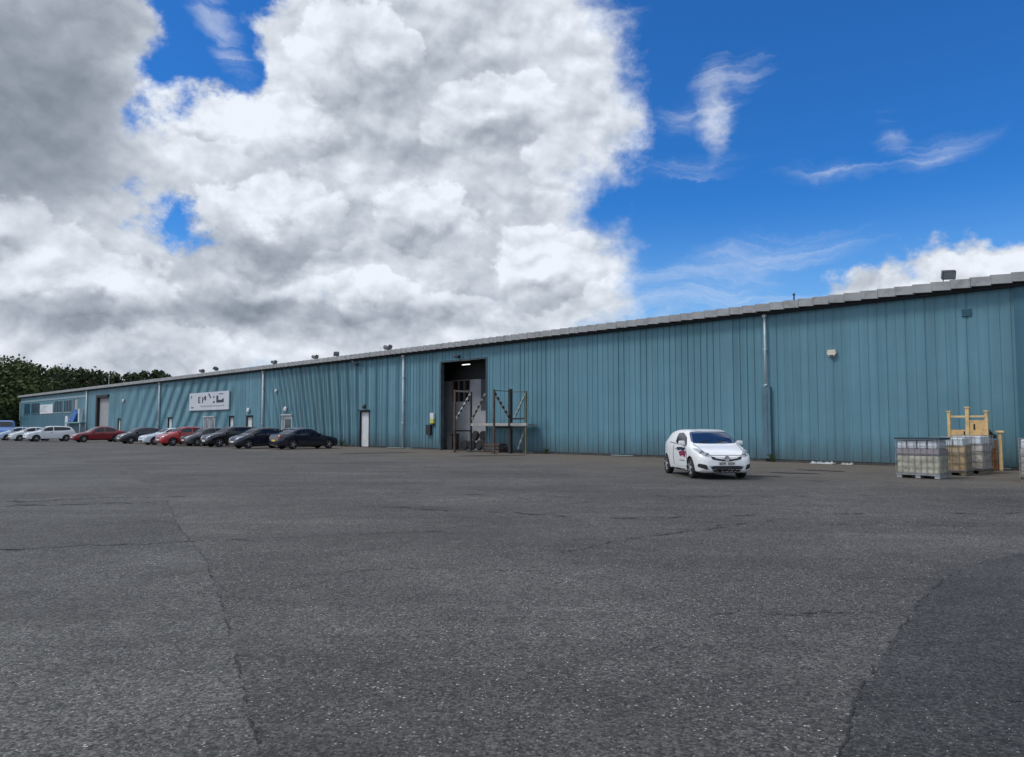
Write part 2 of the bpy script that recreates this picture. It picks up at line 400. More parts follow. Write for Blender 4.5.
seam([(-7.3,16.2),(-5.2,12.0),(-3.63,9.11),(-2.6,6.9),(-1.96,5.48),(-1.5,4.4),(-1.2,3.74),(-.9,3.0)], .016, gap=.45, seg=.09, wv=.4)
seam([(1.5,3.4),(1.57,3.74),(2.09,4.67),(3.01,6.01),(3.7,7.0),(4.66,8.2),(5.5,9.0),(6.6,9.7)], .022, gap=.45, seg=.12, wv=.5)
seam([(-16,16.6),(-10.6,16.1),(-7.4,17.3)], .17, gap=.12, seg=.5)
seam([(-13,14.7),(-10.0,15.3),(-6.9,15.8)], .15, gap=.2, seg=.5)
seam([(-7.4,17.3),(-2.5,18.2),(1.5,17.0),(8,17.4)], .10, gap=.5, seg=.5)
seam([(-8.5,9.7),(-6.5,9.85),(-4.1,10.6)], .075, gap=.15, seg=.3)
seam([(-8.5,9.2),(-6.5,9.3),(-4.3,9.75)], .05, gap=.6, seg=.5)
seam([(-4.1,10.6),(-1.5,11.5),(0.5,11.7)], .05, gap=.4, seg=.25)
seam([(-3.0,15.2),(2.2,13.0),(4.5,13.8),(9.5,14.0)], .10, gap=.45, seg=.5)
seam([(2.0,11.0),(4.0,12.6),(7.0,12.2)], .05, gap=.6, seg=.5)
seam([(1.7,6.55),(2.3,6.5),(2.75,6.55)], .035, gap=.3, seg=.12)
seam([(-14,28),(-4,30),(6,24),(12,20)], .14, gap=.55, seg=.8)
seam([(2.8,4.6),(3.1,4.4),(3.3,4.55)], .05, gap=.4, seg=.1)

def stain_shadow(cx, cy, rx, ry, rz=0, z=.012, m=None):
    pts = []; ph = [random.uniform(0,6) for _ in range(4)]
    for i in range(40):
        a = 2*math.pi*i/40; r = 1 + .22*math.sin(2*a+ph[0]) + .15*math.sin(5*a+ph[1]) + .1*math.sin(9*a+ph[2]) + random.uniform(-.06,.06)
        x, y = rx*r*math.cos(a), ry*r*math.sin(a)
        pts.append((cx+x*math.cos(rz)-y*math.sin(rz), cy+x*math.sin(rz)+y*math.cos(rz)))
    return sheet('oil_stain_shadow', pts, z, m or M_stain_shadow)
seam([(.6,9.6),(2.4,11.6),(4.6,13.0),(8,13.6)], .035, gap=.4, seg=.3); seam([(-2.2,8.2),(-1.2,8.6),(.2,8.4)], .03, gap=.4, seg=.15)
stain_shadow(-11.3,14.9,1.0,.5); stain_shadow(-1.0,41,1.6,.5,.3); stain_shadow(7.4,24.2,1.0,.35); stain_shadow(11.0,27.2,.8,.25,-.7); stain_shadow(-8,45,2.4,.5,.5); stain_shadow(9.5,25.7,.7,.22,-.5)  # first patch paints a shadow at the left edge; the rest are oil stains
# loose pale grit near the camera is individual chippings: nobody could count it
def grit():
    mb = MB()
    for i in range(1500):
        y = 3.2 + 11*random.random()**1.6; x = random.uniform(-.75,.75)*y
        if (x-1.6)**2*.3 + (y-4)**2*.02 < 0: continue
        r = random.uniform(.0025,.0062)
        vs = [mb.bm.verts.new((x+r*random.uniform(.6,1.2)*math.cos(a), y+r*random.uniform(.6,1.2)*math.sin(a), .006)) for a in (0,1.3,2.6,3.9,5.2)]
        t = mb.bm.verts.new((x+random.uniform(-.2,.2)*r, y+random.uniform(-.2,.2)*r, .008+r*random.uniform(.3,.9)))
        for k in range(5): mb.bm.faces.new((vs[k], vs[(k+1)%5], t))
    return tag(mb.build('chippings', mat('chipping', (.30,.29,.28), .9, noise=.5, nscale=9), recalc=False), label='pale stone chippings strewn over the asphalt', kind='stuff')
grit()

# grassy bank beyond the end of the building
M_grass = mat('bank_grass', (.075,.095,.028), .95, noise=.35, nscale=.5)
def bank():
    mb = MB(); xs = [-420,-330,-260,-215,-200,-188,-176,-165]; 
    prof = [(60,.0),(30,.2),(10,1.0),(0,2.4),(-20,3.4),(-60,4.0),(-140,4.2),(-260,0.0)]
    g = [[mb.bm.verts.new(L2W(x, o, (z + (random.uniform(-.15,.25) if 0 < i < 7 else 0))*min(1,max(0,(-x-163)/14)) - .02)) for i, (o, z) in enumerate(prof)] for x in xs]
    for a, b in zip(g, g[1:]):
        for i in range(len(prof)-1): mb.bm.faces.new((a[i], a[i+1], b[i+1], b[i])).smooth = True
    return tag(mb.build('grass_bank', M_grass), kind='structure')
bank()

# ------------------------------------------------------------------ the long building
def wall_mat(name, base, streak=.16):
    m = bpy.data.materials.new(name); m.use_nodes = True; nt = m.node_tree; N = nt.nodes; L = nt.links
    b = N['Principled BSDF']; b.inputs['Roughness'].default_value = .55; b.inputs['Specular IOR Level'].default_value = .35
    tc = N.new('ShaderNodeTexCoord'); P = tc.outputs['Object']
    def nz(sc, scale=1.0, detail=6, rough=.6):
        mp = N.new('ShaderNodeMapping'); mp.inputs[3].default_value = sc; L.new(P, mp.inputs[0])
        n = N.new('ShaderNodeTexNoise'); n.inputs['Scale'].default_value = scale; n.inputs['Detail'].default_value = detail; n.inputs['Roughness'].default_value = rough
        L.new(mp.outputs[0], n.inputs['Vector']); return n.outputs['Fac']
    def mr(v, a, b2, c=0.0, d=1.0):
        n = N.new('ShaderNodeMapRange'); L.new(v, n.inputs[0]); n.inputs[1].default_value = a; n.inputs[2].default_value = b2; n.inputs[3].default_value = c; n.inputs[4].default_value = d
        return n.outputs[0]
    def mix(f, a, c, blend='MIX'):
        n = N.new('ShaderNodeMix'); n.data_type = 'RGBA'; n.blend_type = blend
        for s, v in ((n.inputs[0], f), (n.inputs[6], a), (n.inputs[7], c)):
            if hasattr(v, 'links'): L.new(v, s)
            else: s.default_value = v
        return n.outputs[2]
    c = mix(1.0, (*base, 1), mr(nz((2.2,2.2,.05)), .3, .7, 1-streak, 1+streak), 'MULTIPLY')
    c = mix(1.0, c, mr(nz((.12,.12,.3)), .3, .7, .88, 1.12), 'MULTIPLY')
    # sheet to sheet tint
    sx = N.new('ShaderNodeSeparateXYZ'); L.new(P, sx.inputs[0])
    fl = N.new('ShaderNodeMath'); fl.operation = 'SNAP'; L.new(sx.outputs[0], fl.inputs[0]); fl.inputs[1].default_value = 1.07
    wn = N.new('ShaderNodeTexWhiteNoise'); wn.noise_dimensions = '1D'; L.new(fl.outputs[0], wn.inputs['W'])
    c = mix(1.0, c, mr(wn.outputs['Value'], 0, 1, .93, 1.07), 'MULTIPLY')
    # chalky bleaching, and rust and splash dirt at the foot
    c = mix(mr(nz((1.2,1.2,.25), 1.6, 8, .7), .55, .78, 0, .16), c, (.28,.42,.47,1))
    foot = N.new('ShaderNodeMath'); foot.operation = 'ADD'; L.new(sx.outputs[2], foot.inputs[0])
    fm = N.new('ShaderNodeMath'); fm.operation = 'MULTIPLY'; L.new(nz((2.5,2.5,.3), 1, 7, .7), fm.inputs[0]); fm.inputs[1].default_value = -2.2; L.new(fm.outputs[0], foot.inputs[1])
    c = mix(mr(foot.outputs[0], -1.0, .15, .7, 0.0), c, (.050,.070,.075,1))
    c = mix(mr(nz((3,3,.35), 1.1, 9, .7), .70, .78, 0, .5), c, (.09,.06,.045,1))
    L.new(c, b.inputs['Base Color'])
    bp = N.new('ShaderNodeBump'); bp.inputs['Strength'].default_value = .25; bp.inputs['Distance'].default_value = .03
    L.new(nz((.9,.9,.35), 1.0, 3, .5), bp.inputs['Height'])
    # shallow folds added over the middle stretch for their banded shading, fanning out downwards
    def mth(op, a, c=None, d=None):
        n = N.new('ShaderNodeMath'); n.operation = op
        for s_, v in zip(n.inputs, (a, c, d)):
            if v is None: continue
            if hasattr(v, 'links'): L.new(v, s_)
            else: s_.default_value = v
        return n.outputs[0]
    dx = mth('ADD', sx.outputs[0], 68.0)
    lean = mth('SUBTRACT', mth('MULTIPLY', mr(dx, 2.0, 20.0, .50, .0), mth('GREATER_THAN', dx, 0.0)), mth('MULTIPLY', mr(dx, -16.0, -2.0, .85, .35), mth('LESS_THAN', dx, 0.0)))
    ph = mth('SUBTRACT', dx, mth('MULTIPLY', lean, mth('SUBTRACT', 7.0, sx.outputs[2])))
    wav = mth('SINE', mth('MULTIPLY_ADD', nz((.15,.15,.1)), 1.6, mth('MULTIPLY', ph, mth('MULTIPLY_ADD', ph, .028, 3.5))))
    adx = mth('ABSOLUTE', dx)
    msk = mth('MULTIPLY', mr(adx, 2.0, 6.0), mth('MULTIPLY', mr(adx, 20.0, 46.0, 1.0, 0.0), mr(dx, 14.0, 30.0, 1.0, 0.0)))
    bp2 = N.new('ShaderNodeBump'); bp2.inputs['Strength'].default_value = 1.0; bp2.inputs['Distance'].default_value = .14
    L.new(mth('MULTIPLY', mth('MULTIPLY', wav, msk), mr(dx, -4.0, 6.0, .9, 2.6)), bp2.inputs['Height']); L.new(bp.outputs[0], bp2.inputs['Normal']); L.new(bp2.outputs[0], b.inputs['Normal'])
    return m
M_wall = wall_mat('teal_cladding', (.100,.226,.286), .16)
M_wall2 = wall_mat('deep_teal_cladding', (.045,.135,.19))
M_fascia = mat('grey_fascia', (.30,.31,.32), .6, noise=.15, nscale=1.5, dirt=(.14,.14,.13), dirt_amt=.5)
M_dark = mat('dark_void', (.010,.011,.013), .7, noise=.3, nscale=3)
M_white = mat('white_paint', (.62,.64,.66), .5, noise=.08, nscale=3, dirt=(.3,.3,.28), dirt_amt=.25)
M_pipe = mat('pale_pipe', (.50,.55,.58), .5, noise=.12, nscale=2, dirt=(.2,.25,.27), dirt_amt=.4)
M_pipe2 = mat('blue_pipe_cover', (.075,.15,.20), .55, noise=.15, nscale=2)
M_glass = mat('dark_glass', (.012,.016,.020), .06, spec=.8, noise=.1, nscale=1)
M_conc = mat('concrete', (.17,.165,.155), .9, noise=.2, nscale=1.2, bump=.3, bscale=30)
M_block = mat('grey_blockwork', (.30,.305,.325), .9, noise=.15, nscale=1.4)
M_black = mat('black_metal', (.02,.02,.022), .5, noise=.3, nscale=4)
M_rust = mat('brown_steel', (.085,.060,.047), .75, noise=.4, nscale=3, dirt=(.03,.022,.02), dirt_amt=.7)
M_steel = mat('galvanised_steel', (.42,.43,.44), .45, metal=.5, noise=.2, nscale=3)
M_roller = mat('grey_shutter', (.36,.37,.39), .55, noise=.08, nscale=2)

bld = empty('warehouse', L2W(0,0), WROT)
tag(bld, 'very long low teal ribbed metal warehouse with grey eaves across the yard', 'building')
XL, XR, ZW, RIBD = -160.5, 16.0, 6.80, .05
# openings (x0, x1, z0, z1)
DOORWAY = (-39.93,-35.24,0.0,5.88)
PD = [(-49.62,-48.30,.05,2.72)]
SMALL = [(-61.95,-60.15),(-68.95,-67.65),(-72.75,-71.65),(-78.8,-77.6),(-77.3,-76.05),(-88.8,-87.5),(-106.2,-105.1)]
for a, b in SMALL: PD.append((a, b, .05, 2.5))
ROLL = (-114.95,-110.15,.05,5.5)
WIN = [(-157.6,-153.2,3.75,5.5),(-152.4,-146.6,3.75,5.5),(-137.4,-132.6,3.75,5.5),(-131.8,-127.4,3.75,5.5),(-126.7,-124.7,3.4,5.6)]
OPEN = [DOORWAY, ROLL] + PD + WIN
def front_wall():
    xs = []; x = XR
    prof = []   # (x, depth) depth: 0 = face, RIBD = bottom of groove
    while x > XL:
        if x > -16.6: p = .36; d = RIBD*random.uniform(.2,.5)
        else: p = random.choice((.34,.35,.36,.36,.36,.37,.68)); d = RIBD*random.uniform(.35,.8)
        if x - p < XL: break
        prof += [(x, 0), (x-p+.085, 0), (x-p+.065, d), (x-p+.025, d), (x-p+.005, 0)]
        x -= p
    prof.append((XL, 0))
    prof = sorted(set(prof))
    bx = sorted({v for o in OPEN for v in o[:2]})
    # drop profile points too close to an opening edge, insert the edges themselves
    prof = [(a, 0.0 if any(abs(a-b) < .2 for b in bx) else d) for a, d in prof if all(abs(a-b) > .012 for b in bx)]
    prof += [(b, 0.0) for b in bx]; prof.sort()
    mb = MB(); Z0 = .12
    cache = {}
    def v(x, d, z):
        k = (round(x,4), round(z,4))
        if k not in cache: cache[k] = mb.bm.verts.new((x, d, z))
        return cache[k]
    for (xa, da), (xb, db) in zip(prof, prof[1:]):
        xm = (xa+xb)/2; iv = [(Z0, ZW)]
        for o in OPEN:
            if o[0] < xm < o[1]:
                nv = []
                for a, b in iv:
                    if o[2] > a: nv.append((a, min(b, o[2])))
                    if o[3] < b: nv.append((max(a, o[3]), b))
                iv = [i for i in nv if i[1]-i[0] > .01]
        for a, b in iv: mb.bm.faces.new((v(xa,da,a), v(xb,db,a), v(xb,db,b), v(xa,da,b)))
    return mb.build('wall', M_wall, bld, recalc=False)
front_wall()
# body of the building behind the cladding
mb = MB(); mb.box(XL+.02, XL+.2, .06, 60, .02, ZW); mb.build('wall', M_wall2, bld)
mb = MB(); mb.box(XR-.2, XR-.02, .06, 60, .02, ZW); mb.build('wall', M_wall2, bld)
mb = MB(); mb.box(XL, XR, 59.8, 60, .02, ZW); mb.build('wall', M_wall2, bld)
# roof, low pitch
mb = MB(); mb.prism([(XL-.1,-.2,6.92),(XL-.1,30,8.6),(XL-.1,60.2,6.92),(XL-.1,60.2,6.80),(XL-.1,30,8.48),(XL-.1,-.2,6.80)], (XR-XL+.2,0,0)); mb.build('roof', M_fascia, bld)
# stepped eaves trim: overlapping lengths, each sagging a little towards its right end
mb = MB(); x = XL-.15
while x < XR:
    p = .66; o = .004*(int(x*10) % 3)
    y0, y1 = -.46-o, -.205; zt, zb, s = 7.08, 6.75, .05
    mb.prism([(x,y0,zb),(x+p+.03,y0-.012,zb-s),(x+p+.03,y0-.012,zt-s),(x,y0,zt)], (0,.18,0))
    x += p
mb.build('eaves_trim', M_fascia, bld)
mb = MB(); mb.box(XL-.1, XR, -.26, -.005, 6.60, 6.795); mb.build('eaves_shade', mat('eaves_shade_black', (.010,.012,.016), .8, noise=.2, nscale=2), bld)  # near-black strip: the shade under the eaves put into its colour
# plinth with a ragged drip line at the foot
mb = MB()
segs = [XL] + sorted([v for o in OPEN for v in o[:2] if o[2] < .2]) + [XR]
for a, b in zip(segs[::2], segs[1::2]): mb.box(a, b, .02, .25, 0.0, .14)
mb.build('plinth', mat('plinth_dark', (.06,.06,.06), .9, noise=.4, nscale=2), bld)
# light drip flashings, in broken lengths
for a, b in [(-46,-43),(-32.0,-31.2),(-25.4,-24.0),(-8.2,-7.2)]:
    mb = MB(); mb.box(a, b, -.03, -.006, .03, .075); mb.build('drip_flashing', mat('drip_flashing_pale', (.24,.31,.34), .6, noise=.45, nscale=3), bld)
# proud darker end panel at the right
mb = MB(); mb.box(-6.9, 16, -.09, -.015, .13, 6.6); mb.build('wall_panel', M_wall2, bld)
# downpipes
def pipe(x, z0=.1, z1=6.6, r=.07, m=M_pipe, br=True):
    mb = MB(); mb.tube((x,-.13,z0), (x,-.13,z1), r, 10)
    for z in (1.8, 3.4, 5.0):
        if z0 < z < z1: mb.box(x-r-.015, x+r+.015, -.13-r-.015, -.02, z, z+.05)
    mb.box(x-r-.03, x+r+.03, -.13-r-.03, -.05, z1-.12, z1)
    return mb.build('downpipe', m, bld)
pipe(-16.5, 3.35, r=.05); 
mb = MB(); mb.box(-16.70, -16.30, -.16, -.02, .14, 3.35, .015); mb.box(-16.56,-16.44,-.18,-.165,.3,3.2)
mb.build('pipe_cover', M_pipe2, bld)
for x, z0 in ((-43.9,.1),(-65.4,.1),(-91.3,1.0),(-119.7,.1)): pipe(x, z0, m=M_pipe if x > -100 else M_white, r=.075 if x > -60 else .10)
mb = MB(); mb.box(XL-.12, XL+.05, -.13, -.03, 2.6, 5.9); mb.build('corner_trim', M_white, bld)
# personnel doors
def pdoor(x0, x1, z0, z1, glass=False, m=M_white):
    mb = MB(); fw = .07
    mb.box(x0+.004, x0+fw, -.03, .10, z0, z1-.004); mb.box(x1-fw, x1-.004, -.03, .10, z0, z1-.004); mb.box(x0+fw+.002, x1-fw-.002, -.03, .10, z1-fw, z1-.004)
    fr = mb.build('door_frame', M_dark if not glass else m, bld)
    mb = MB(); mb.box(x0+fw+.004, x1-fw-.004, .115, .16, z0, z1-.008)
    d = mb.build('door', m, bld)
    if glass:
        mb = MB(); mb.box(x0+.28, x1-.28, .10, .113, z0+.35, z1-.3); mb.build('door_pane', M_glass, d)
    mb = MB(); mb.tube((x1-.2,.07,1.05),(x1-.2,.07,1.2),.015,6); mb.tube((x1-.2,.07,1.05),(x1-.2,.114,1.05),.01,6); mb.tube((x1-.2,.07,1.2),(x1-.2,.114,1.2),.01,6); mb.build('handle', M_black, d)
    mb = MB(); mb.box(x0-.2, x1+.2, .175, .25, z0-.02, z1+.1); mb.build('door_backing', M_dark, bld)
    mb = MB(); mb.box(x0-.05, x1+.05, -.14, -.006, z1+.03, z1+.09); mb.build('door_hood', M_dark if not glass else m, bld)
    return d
pdoor(*PD[0])
for i, p in enumerate(PD[1:]): pdoor(*p, glass=i in (0,3,4))
# roller door
x0, x1, z0, z1 = ROLL
mb = MB(); n = 40
for i in range(n):
    za, zb = z0 + (z1-z0)*i/n, z0 + (z1-z0)*(i+1)/n
    mb.prism([(x0+.3,.20,za),(x0+.3,.17,(za+zb)/2),(x0+.3,.20,zb-.01),(x0+.3,.24,zb-.01),(x0+.3,.24,za)], (x1-x0-.4,0,0))
rd = mb.build('roller_door', M_roller, bld)
mb = MB(); mb.box(x0+.3, x1-.1, .05, .168, z0, z0+1.0); mb.build('door_skirt', M_black, rd)
mb = MB(); mb.box(x0-.35, x0+.29, -.16, .25, z0, z1+.32); mb.box(x0+.292, x1+.1, -.2, .25, z1-.05, z1+.32); mb.build('door_frame', M_dark, bld)  # near-black left and top strips: shadow of the recess put into the colour
mb = MB(); mb.box(x0-.4, x1+.4, .26, .4, z0, z1+.1); mb.build('door_backing', M_dark, bld)
# office windows at the far end
M_wpane = mat('teal_dark_pane', (.022,.062,.088), .45, spec=.3, noise=.2, nscale=1)
M_wfr = mat('pale_blue_trim', (.22,.33,.38), .6, noise=.15, nscale=2)
for i, (x0, x1, z0, z1) in enumerate(WIN):
    mb = MB(); mb.box(x0, x1, .06, .1, z0, z1); w_ = mb.build('window', M_wpane if i < 4 else M_glass, bld)
    mb = MB()
    nx = max(1, round((x1-x0)/1.5))
    for k in range(nx+1):
        xx = x0 + (x1-x0)*k/nx; mb.box(xx-.03, xx+.03, .0, .058, z0, z1)
    mb.box(x0, x1, .002, .056, z1-.06, z1-.002); mb.build('frame', M_wall2, w_)
    mb = MB(); mb.box(x0-.15, x1+.15, -.12, -.004, z0-.16, z0-.01); mb.build('sill', M_wfr if i in (2,3) else M_wall2, w_)
mb = MB(); mb.box(-159.9,-120.2,-.06,-.006,5.75,6.1); mb.build('string_course', M_wfr, bld)
mb = MB(); mb.box(-160.3,-120.2,-.05,-.006,.2,3.3); mb.build('lower_panel', M_wall2, bld)
# small square vent high on the right of the wall
mb = MB(); mb.box(-8.60,-8.28,-.04,-.005,5.70,5.98)
for k in range(4): mb.bar((-8.58,-.045,5.74+k*.065), (-8.30,-.045,5.74+k*.065), .02, .03)
mb.build('vent', mat('vent_teal', (.030,.11,.16), .6, noise=.1), bld)
# little wall plates and dark spots of fixings
# the doorway: reveals, header and the room behind
x0, x1, _, z1 = DOORWAY
mb = MB(); mb.box(x0-.02, x0+.16, -.05, .22, 0.02, z1+.06); mb.box(x1-.07, x1+.02, -.05, .22, .02, z1+.06); mb.box(x0+.162, x1-.072, -.05, .22, z1-.05, z1+.06)
mb.build('doorway_frame', mat('doorway_steel', (.045,.08,.10), .6, noise=.3, nscale=2), bld)
mb = MB(); mb.box(-46,-29,.26,16,-.02,.012); mb.build('floor', M_conc, bld)
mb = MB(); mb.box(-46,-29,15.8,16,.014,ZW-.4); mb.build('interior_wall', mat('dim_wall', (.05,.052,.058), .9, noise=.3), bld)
mb = MB(); mb.box(-46.2,-46,.3,16,.014,ZW-.4); mb.build('interior_wall', M_block, bld)
mb = MB(); mb.box(-29,-28.8,.3,16,.014,ZW-.4); mb.build('interior_wall', M_block, bld)
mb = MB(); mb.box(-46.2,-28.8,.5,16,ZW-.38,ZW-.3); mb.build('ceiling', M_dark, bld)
# block partition just inside with a barred dark window, a dark beam over it
mb = MB(); mb.box(-45.9,-40.6,1.6,1.75,.014,4.72); mb.box(-40.6,-38.7,1.6,1.75,.014,3.25); mb.box(-38.7,-35.6,1.6,1.75,.014,2.6); mb.box(-38.7,-37.6,1.6,1.75,2.6,4.72)
mb.build('partition', M_block, bld)
mb = MB(); mb.box(-37.6,-35.6,1.605,1.745,2.6,4.72); mb.build('partition_panel', mat('slate_panel', (.055,.06,.075), .8, noise=.2), bld)
mb = MB(); mb.box(-40.6,-38.7,1.72,1.745,3.25,4.72); mb.build('partition_pane', M_glass, bld)
mb = MB()
for k in range(4): mb.box(-40.58+k*.61, -40.52+k*.61, 1.59, 1.71, 3.25, 4.72)
mb.box(-40.6,-38.7,1.58,1.61,3.95,4.02); mb.box(-40.6,-38.7,1.57,1.61,4.66,4.74); mb.build('window_bars', mat('dusty_brown', (.16,.12,.10), .8), bld)
mb = MB(); mb.box(-45,-35.3,1.55,1.9,4.75,6.4); mb.build('roller_drum', M_dark, bld)
mb = MB(); mb.box(-38.2,-37.5,.45,.56,5.60,5.65); mb.build('strip_light', mat('tube_glow', (.9,.9,.9), .4, emit=(1,.98,.92), estr=1.3), bld)

# things standing in the doorway
def tyre_mesh(R0=.33, w=.22, n=28):
    mb = MB(); mb.lathe([(R0*.58,-w*.42),(R0*.82,-w*.5),(R0*.95,-w*.42),(R0,-w*.25),(R0,w*.25),(R0*.95,w*.42),(R0*.82,w*.5),(R0*.58,w*.42)], n, 'y')
    return mb
M_tyre = mat('tyre_rubber', (.018,.018,.019), .85, noise=.25, nscale=8)
first = None
for i, (x, out, z, tilt, lab) in enumerate([(-38.4,-.9,.33,0,'black tyre standing upright inside the doorway, nearest the wall'),(-37.7,-.9,.33,12,'second black tyre leaning in the row inside the doorway'),
    (-37.0,-.95,.33,-8,'third black tyre in the row standing inside the doorway'),(-36.35,-.9,.33,5,'fourth black tyre in the row standing inside the doorway'),(-37.4,-.95,.94,-10,'black tyre resting on top of the row, on its left'),(-36.6,-.95,.94,9,'black tyre resting on top of the row, on its right')]):
    o = tyre_mesh().build('tyre', M_tyre); o.location = L2W(x, out, z+.014); o.rotation_euler = (R(tilt*.6), 0, WROT+R(tilt))
    tag(o, lab, 'tyre', 'tyres stacked inside the doorway')
t = empty('waste_bin', L2W(-39.3,-.6,.014), WROT); tag(t, 'tall black bin standing inside the left edge of the doorway', 'bin')
mb = MB(); mb.prism([(-.27,-.3,0.05),(.27,-.3,.05),(.3,.3,.05),(-.3,.3,.05)], (0,0,.95)); mb.build('bin_body', M_black, t)
mb = MB(); mb.box(-.33,.33,-.36,.34,1.002,1.07,.02); mb.build('lid', M_black, t)

# yellow and white warning box and black box on the wall left of the doorway
t = empty('control_box', L2W(-40.62,.0,1.75), WROT); tag(t, 'small white and yellow control box on the wall left of the doorway', 'control box')
mb = MB(); mb.box(-.19,.19,-.16,-.004,.3,.72,.02); mb.build('upper_case', M_white, t)
mb = MB(); mb.box(-.19,.19,-.17,-.004,0.02,.297,.02); mb.build('lower_case', mat('dull_yellow', (.55,.48,.10), .5, noise=.1), t)
mb = MB(); mb.box(-.15,.15,-.12,-.004,-.13,.015,.01); mb.build('base_case', M_black, t)
t = empty('letter_box', L2W(-40.98,0,1.0), WROT); tag(t, 'black wall box low on the cladding left of the doorway', 'box')
mb = MB(); mb.box(-.24,.24,-.2,-.004,0,.62,.02); mb.build('case', M_black, t); mb = MB(); mb.box(-.26,.26,-.22,-.004,.625,.68,.01); mb.build('lid', M_black, t)

# ------------------------------------------------------------------ loading platform frame
def platform():
    t = empty('loading_platform', L2W(-33.5,1.2), WROT)
    tag(t, 'rusty steel loading platform with tall posts and striped diagonal bars in front of the doorway', 'platform')
    x = lambda v: v + 33.5
    y = lambda out: 1.2 - out
    posts = [(-35.5,2.4,3.75,M_rust),(-35.5,1.1,3.7,M_black),(-32.0,2.4,3.68,M_rust),(-32.0,1.1,3.75,M_black),(-30.7,1.1,3.6,mat('olive_steel',(.11,.11,.07),.7,noise=.3))]
    for i, (px, o, h, m) in enumerate(posts):
        mb = MB(); w = .10 if i != 3 else .19
        mb.box(x(px)-w/2, x(px)+w/2, y(o)-w/2, y(o)+w/2, .022, h); mb.box(x(px)-.16, x(px)+.16, y(o)-.16, y(o)+.16, .004, .02)
        mb.build('post', m, t)
    mb = MB(); mb.box(x(-35.4), x(-30.75), y(1.02), y(.12), 1.62, 1.70); mb.build('deck', mat('deck_plate',(.22,.215,.21),.7,noise=.3,nscale=2), t)
    mb = MB(); mb.box(x(-35.42), x(-30.6), y(1.19), y(1.03), 1.60, 1.76); mb.build('deck_edge', mat('pale_edge',(.36,.345,.32),.6,noise=.25), t)
    for p_, q_, w_, h_ in (((x(-31.9),y(1.1),1.50),(x(-30.7),y(1.1),1.50),.08,.13),((x(-35.5),y(2.4),.12),(x(-32),y(2.4),.12),.05,.06),((x(-32.0),y(2.4),1.52),(x(-32.0),y(1.1),1.52),.08,.12),((x(-35.5),y(2.4),1.3),(x(-35.5),y(1.1),1.3),.05,.08)):
        mb = MB(); mb.bar(p_, q_, w_, h_); mb.build('cross_beam', M_black, t)
    mb = MB(); mb.bar((x(-35.5),y(2.4),3.72),(x(-35.5),y(1.1),3.70),.08,.10); mb.build('top_bar', mat('pale_brown_steel',(.24,.19,.165),.7,noise=.25), t)
    mb = MB(); mb.bar((x(-32.0),y(1.1),3.58),(x(-30.7),y(1.1),3.55),.04,.04); mb.bar((x(-32.0),y(2.4),3.62),(x(-32.0),y(1.1),3.62),.04,.04); mb.build('top_bar', M_rust, t)
    mb = MB(); mb.bar((x(-32.0),y(1.1),2.0),(x(-30.7),y(1.1),2.02),.05,.09); mb.build('guard_rail', M_black, t)
    Mw = mat('stripe_white', (.36,.36,.35), .6); Mb = M_black; Mg = mat('stripe_green', (.16,.26,.22), .6); My = mat('stripe_dull', (.26,.23,.2), .6)
    def stripe(p, q, ma, mb_, n=11, w=.09):
        g = MB(); p, q = Vector(p), Vector(q)
        for k in range(n): g.bar(p.lerp(q, k/n), p.lerp(q, (k+.998)/n), w, w, k % 2)
        return g.build('striped_bar', [ma, mb_], t)
    stripe((x(-35.5),y(2.3),2.0),(x(-35.5),y(1.15),3.6), Mw, Mb)
    stripe((x(-35.4),y(1.1),2.0),(x(-34.3),y(1.0),3.55), My, Mb)
    stripe((x(-32.0),y(2.35),3.5),(x(-32.0),y(1.2),2.1), Mb, Mw, w=.1)
    stripe((x(-31.7),y(1.05),2.1),(x(-30.75),y(1.05),3.5), Mw, Mg)
    stripe((x(-31.7),y(.75),.25),(x(-31.1),y(.75),1.5), Mw, Mg, 7)
    # pallet-like clutter steps under the deck
    mb = MB()
    for k in range(3): mb.box(x(-34.6), x(-33.2), y(.9)+k*.02, y(.3), .02+k*.2, .14+k*.2)
    mb.build('step', M_rust, t)
    return t
platform()
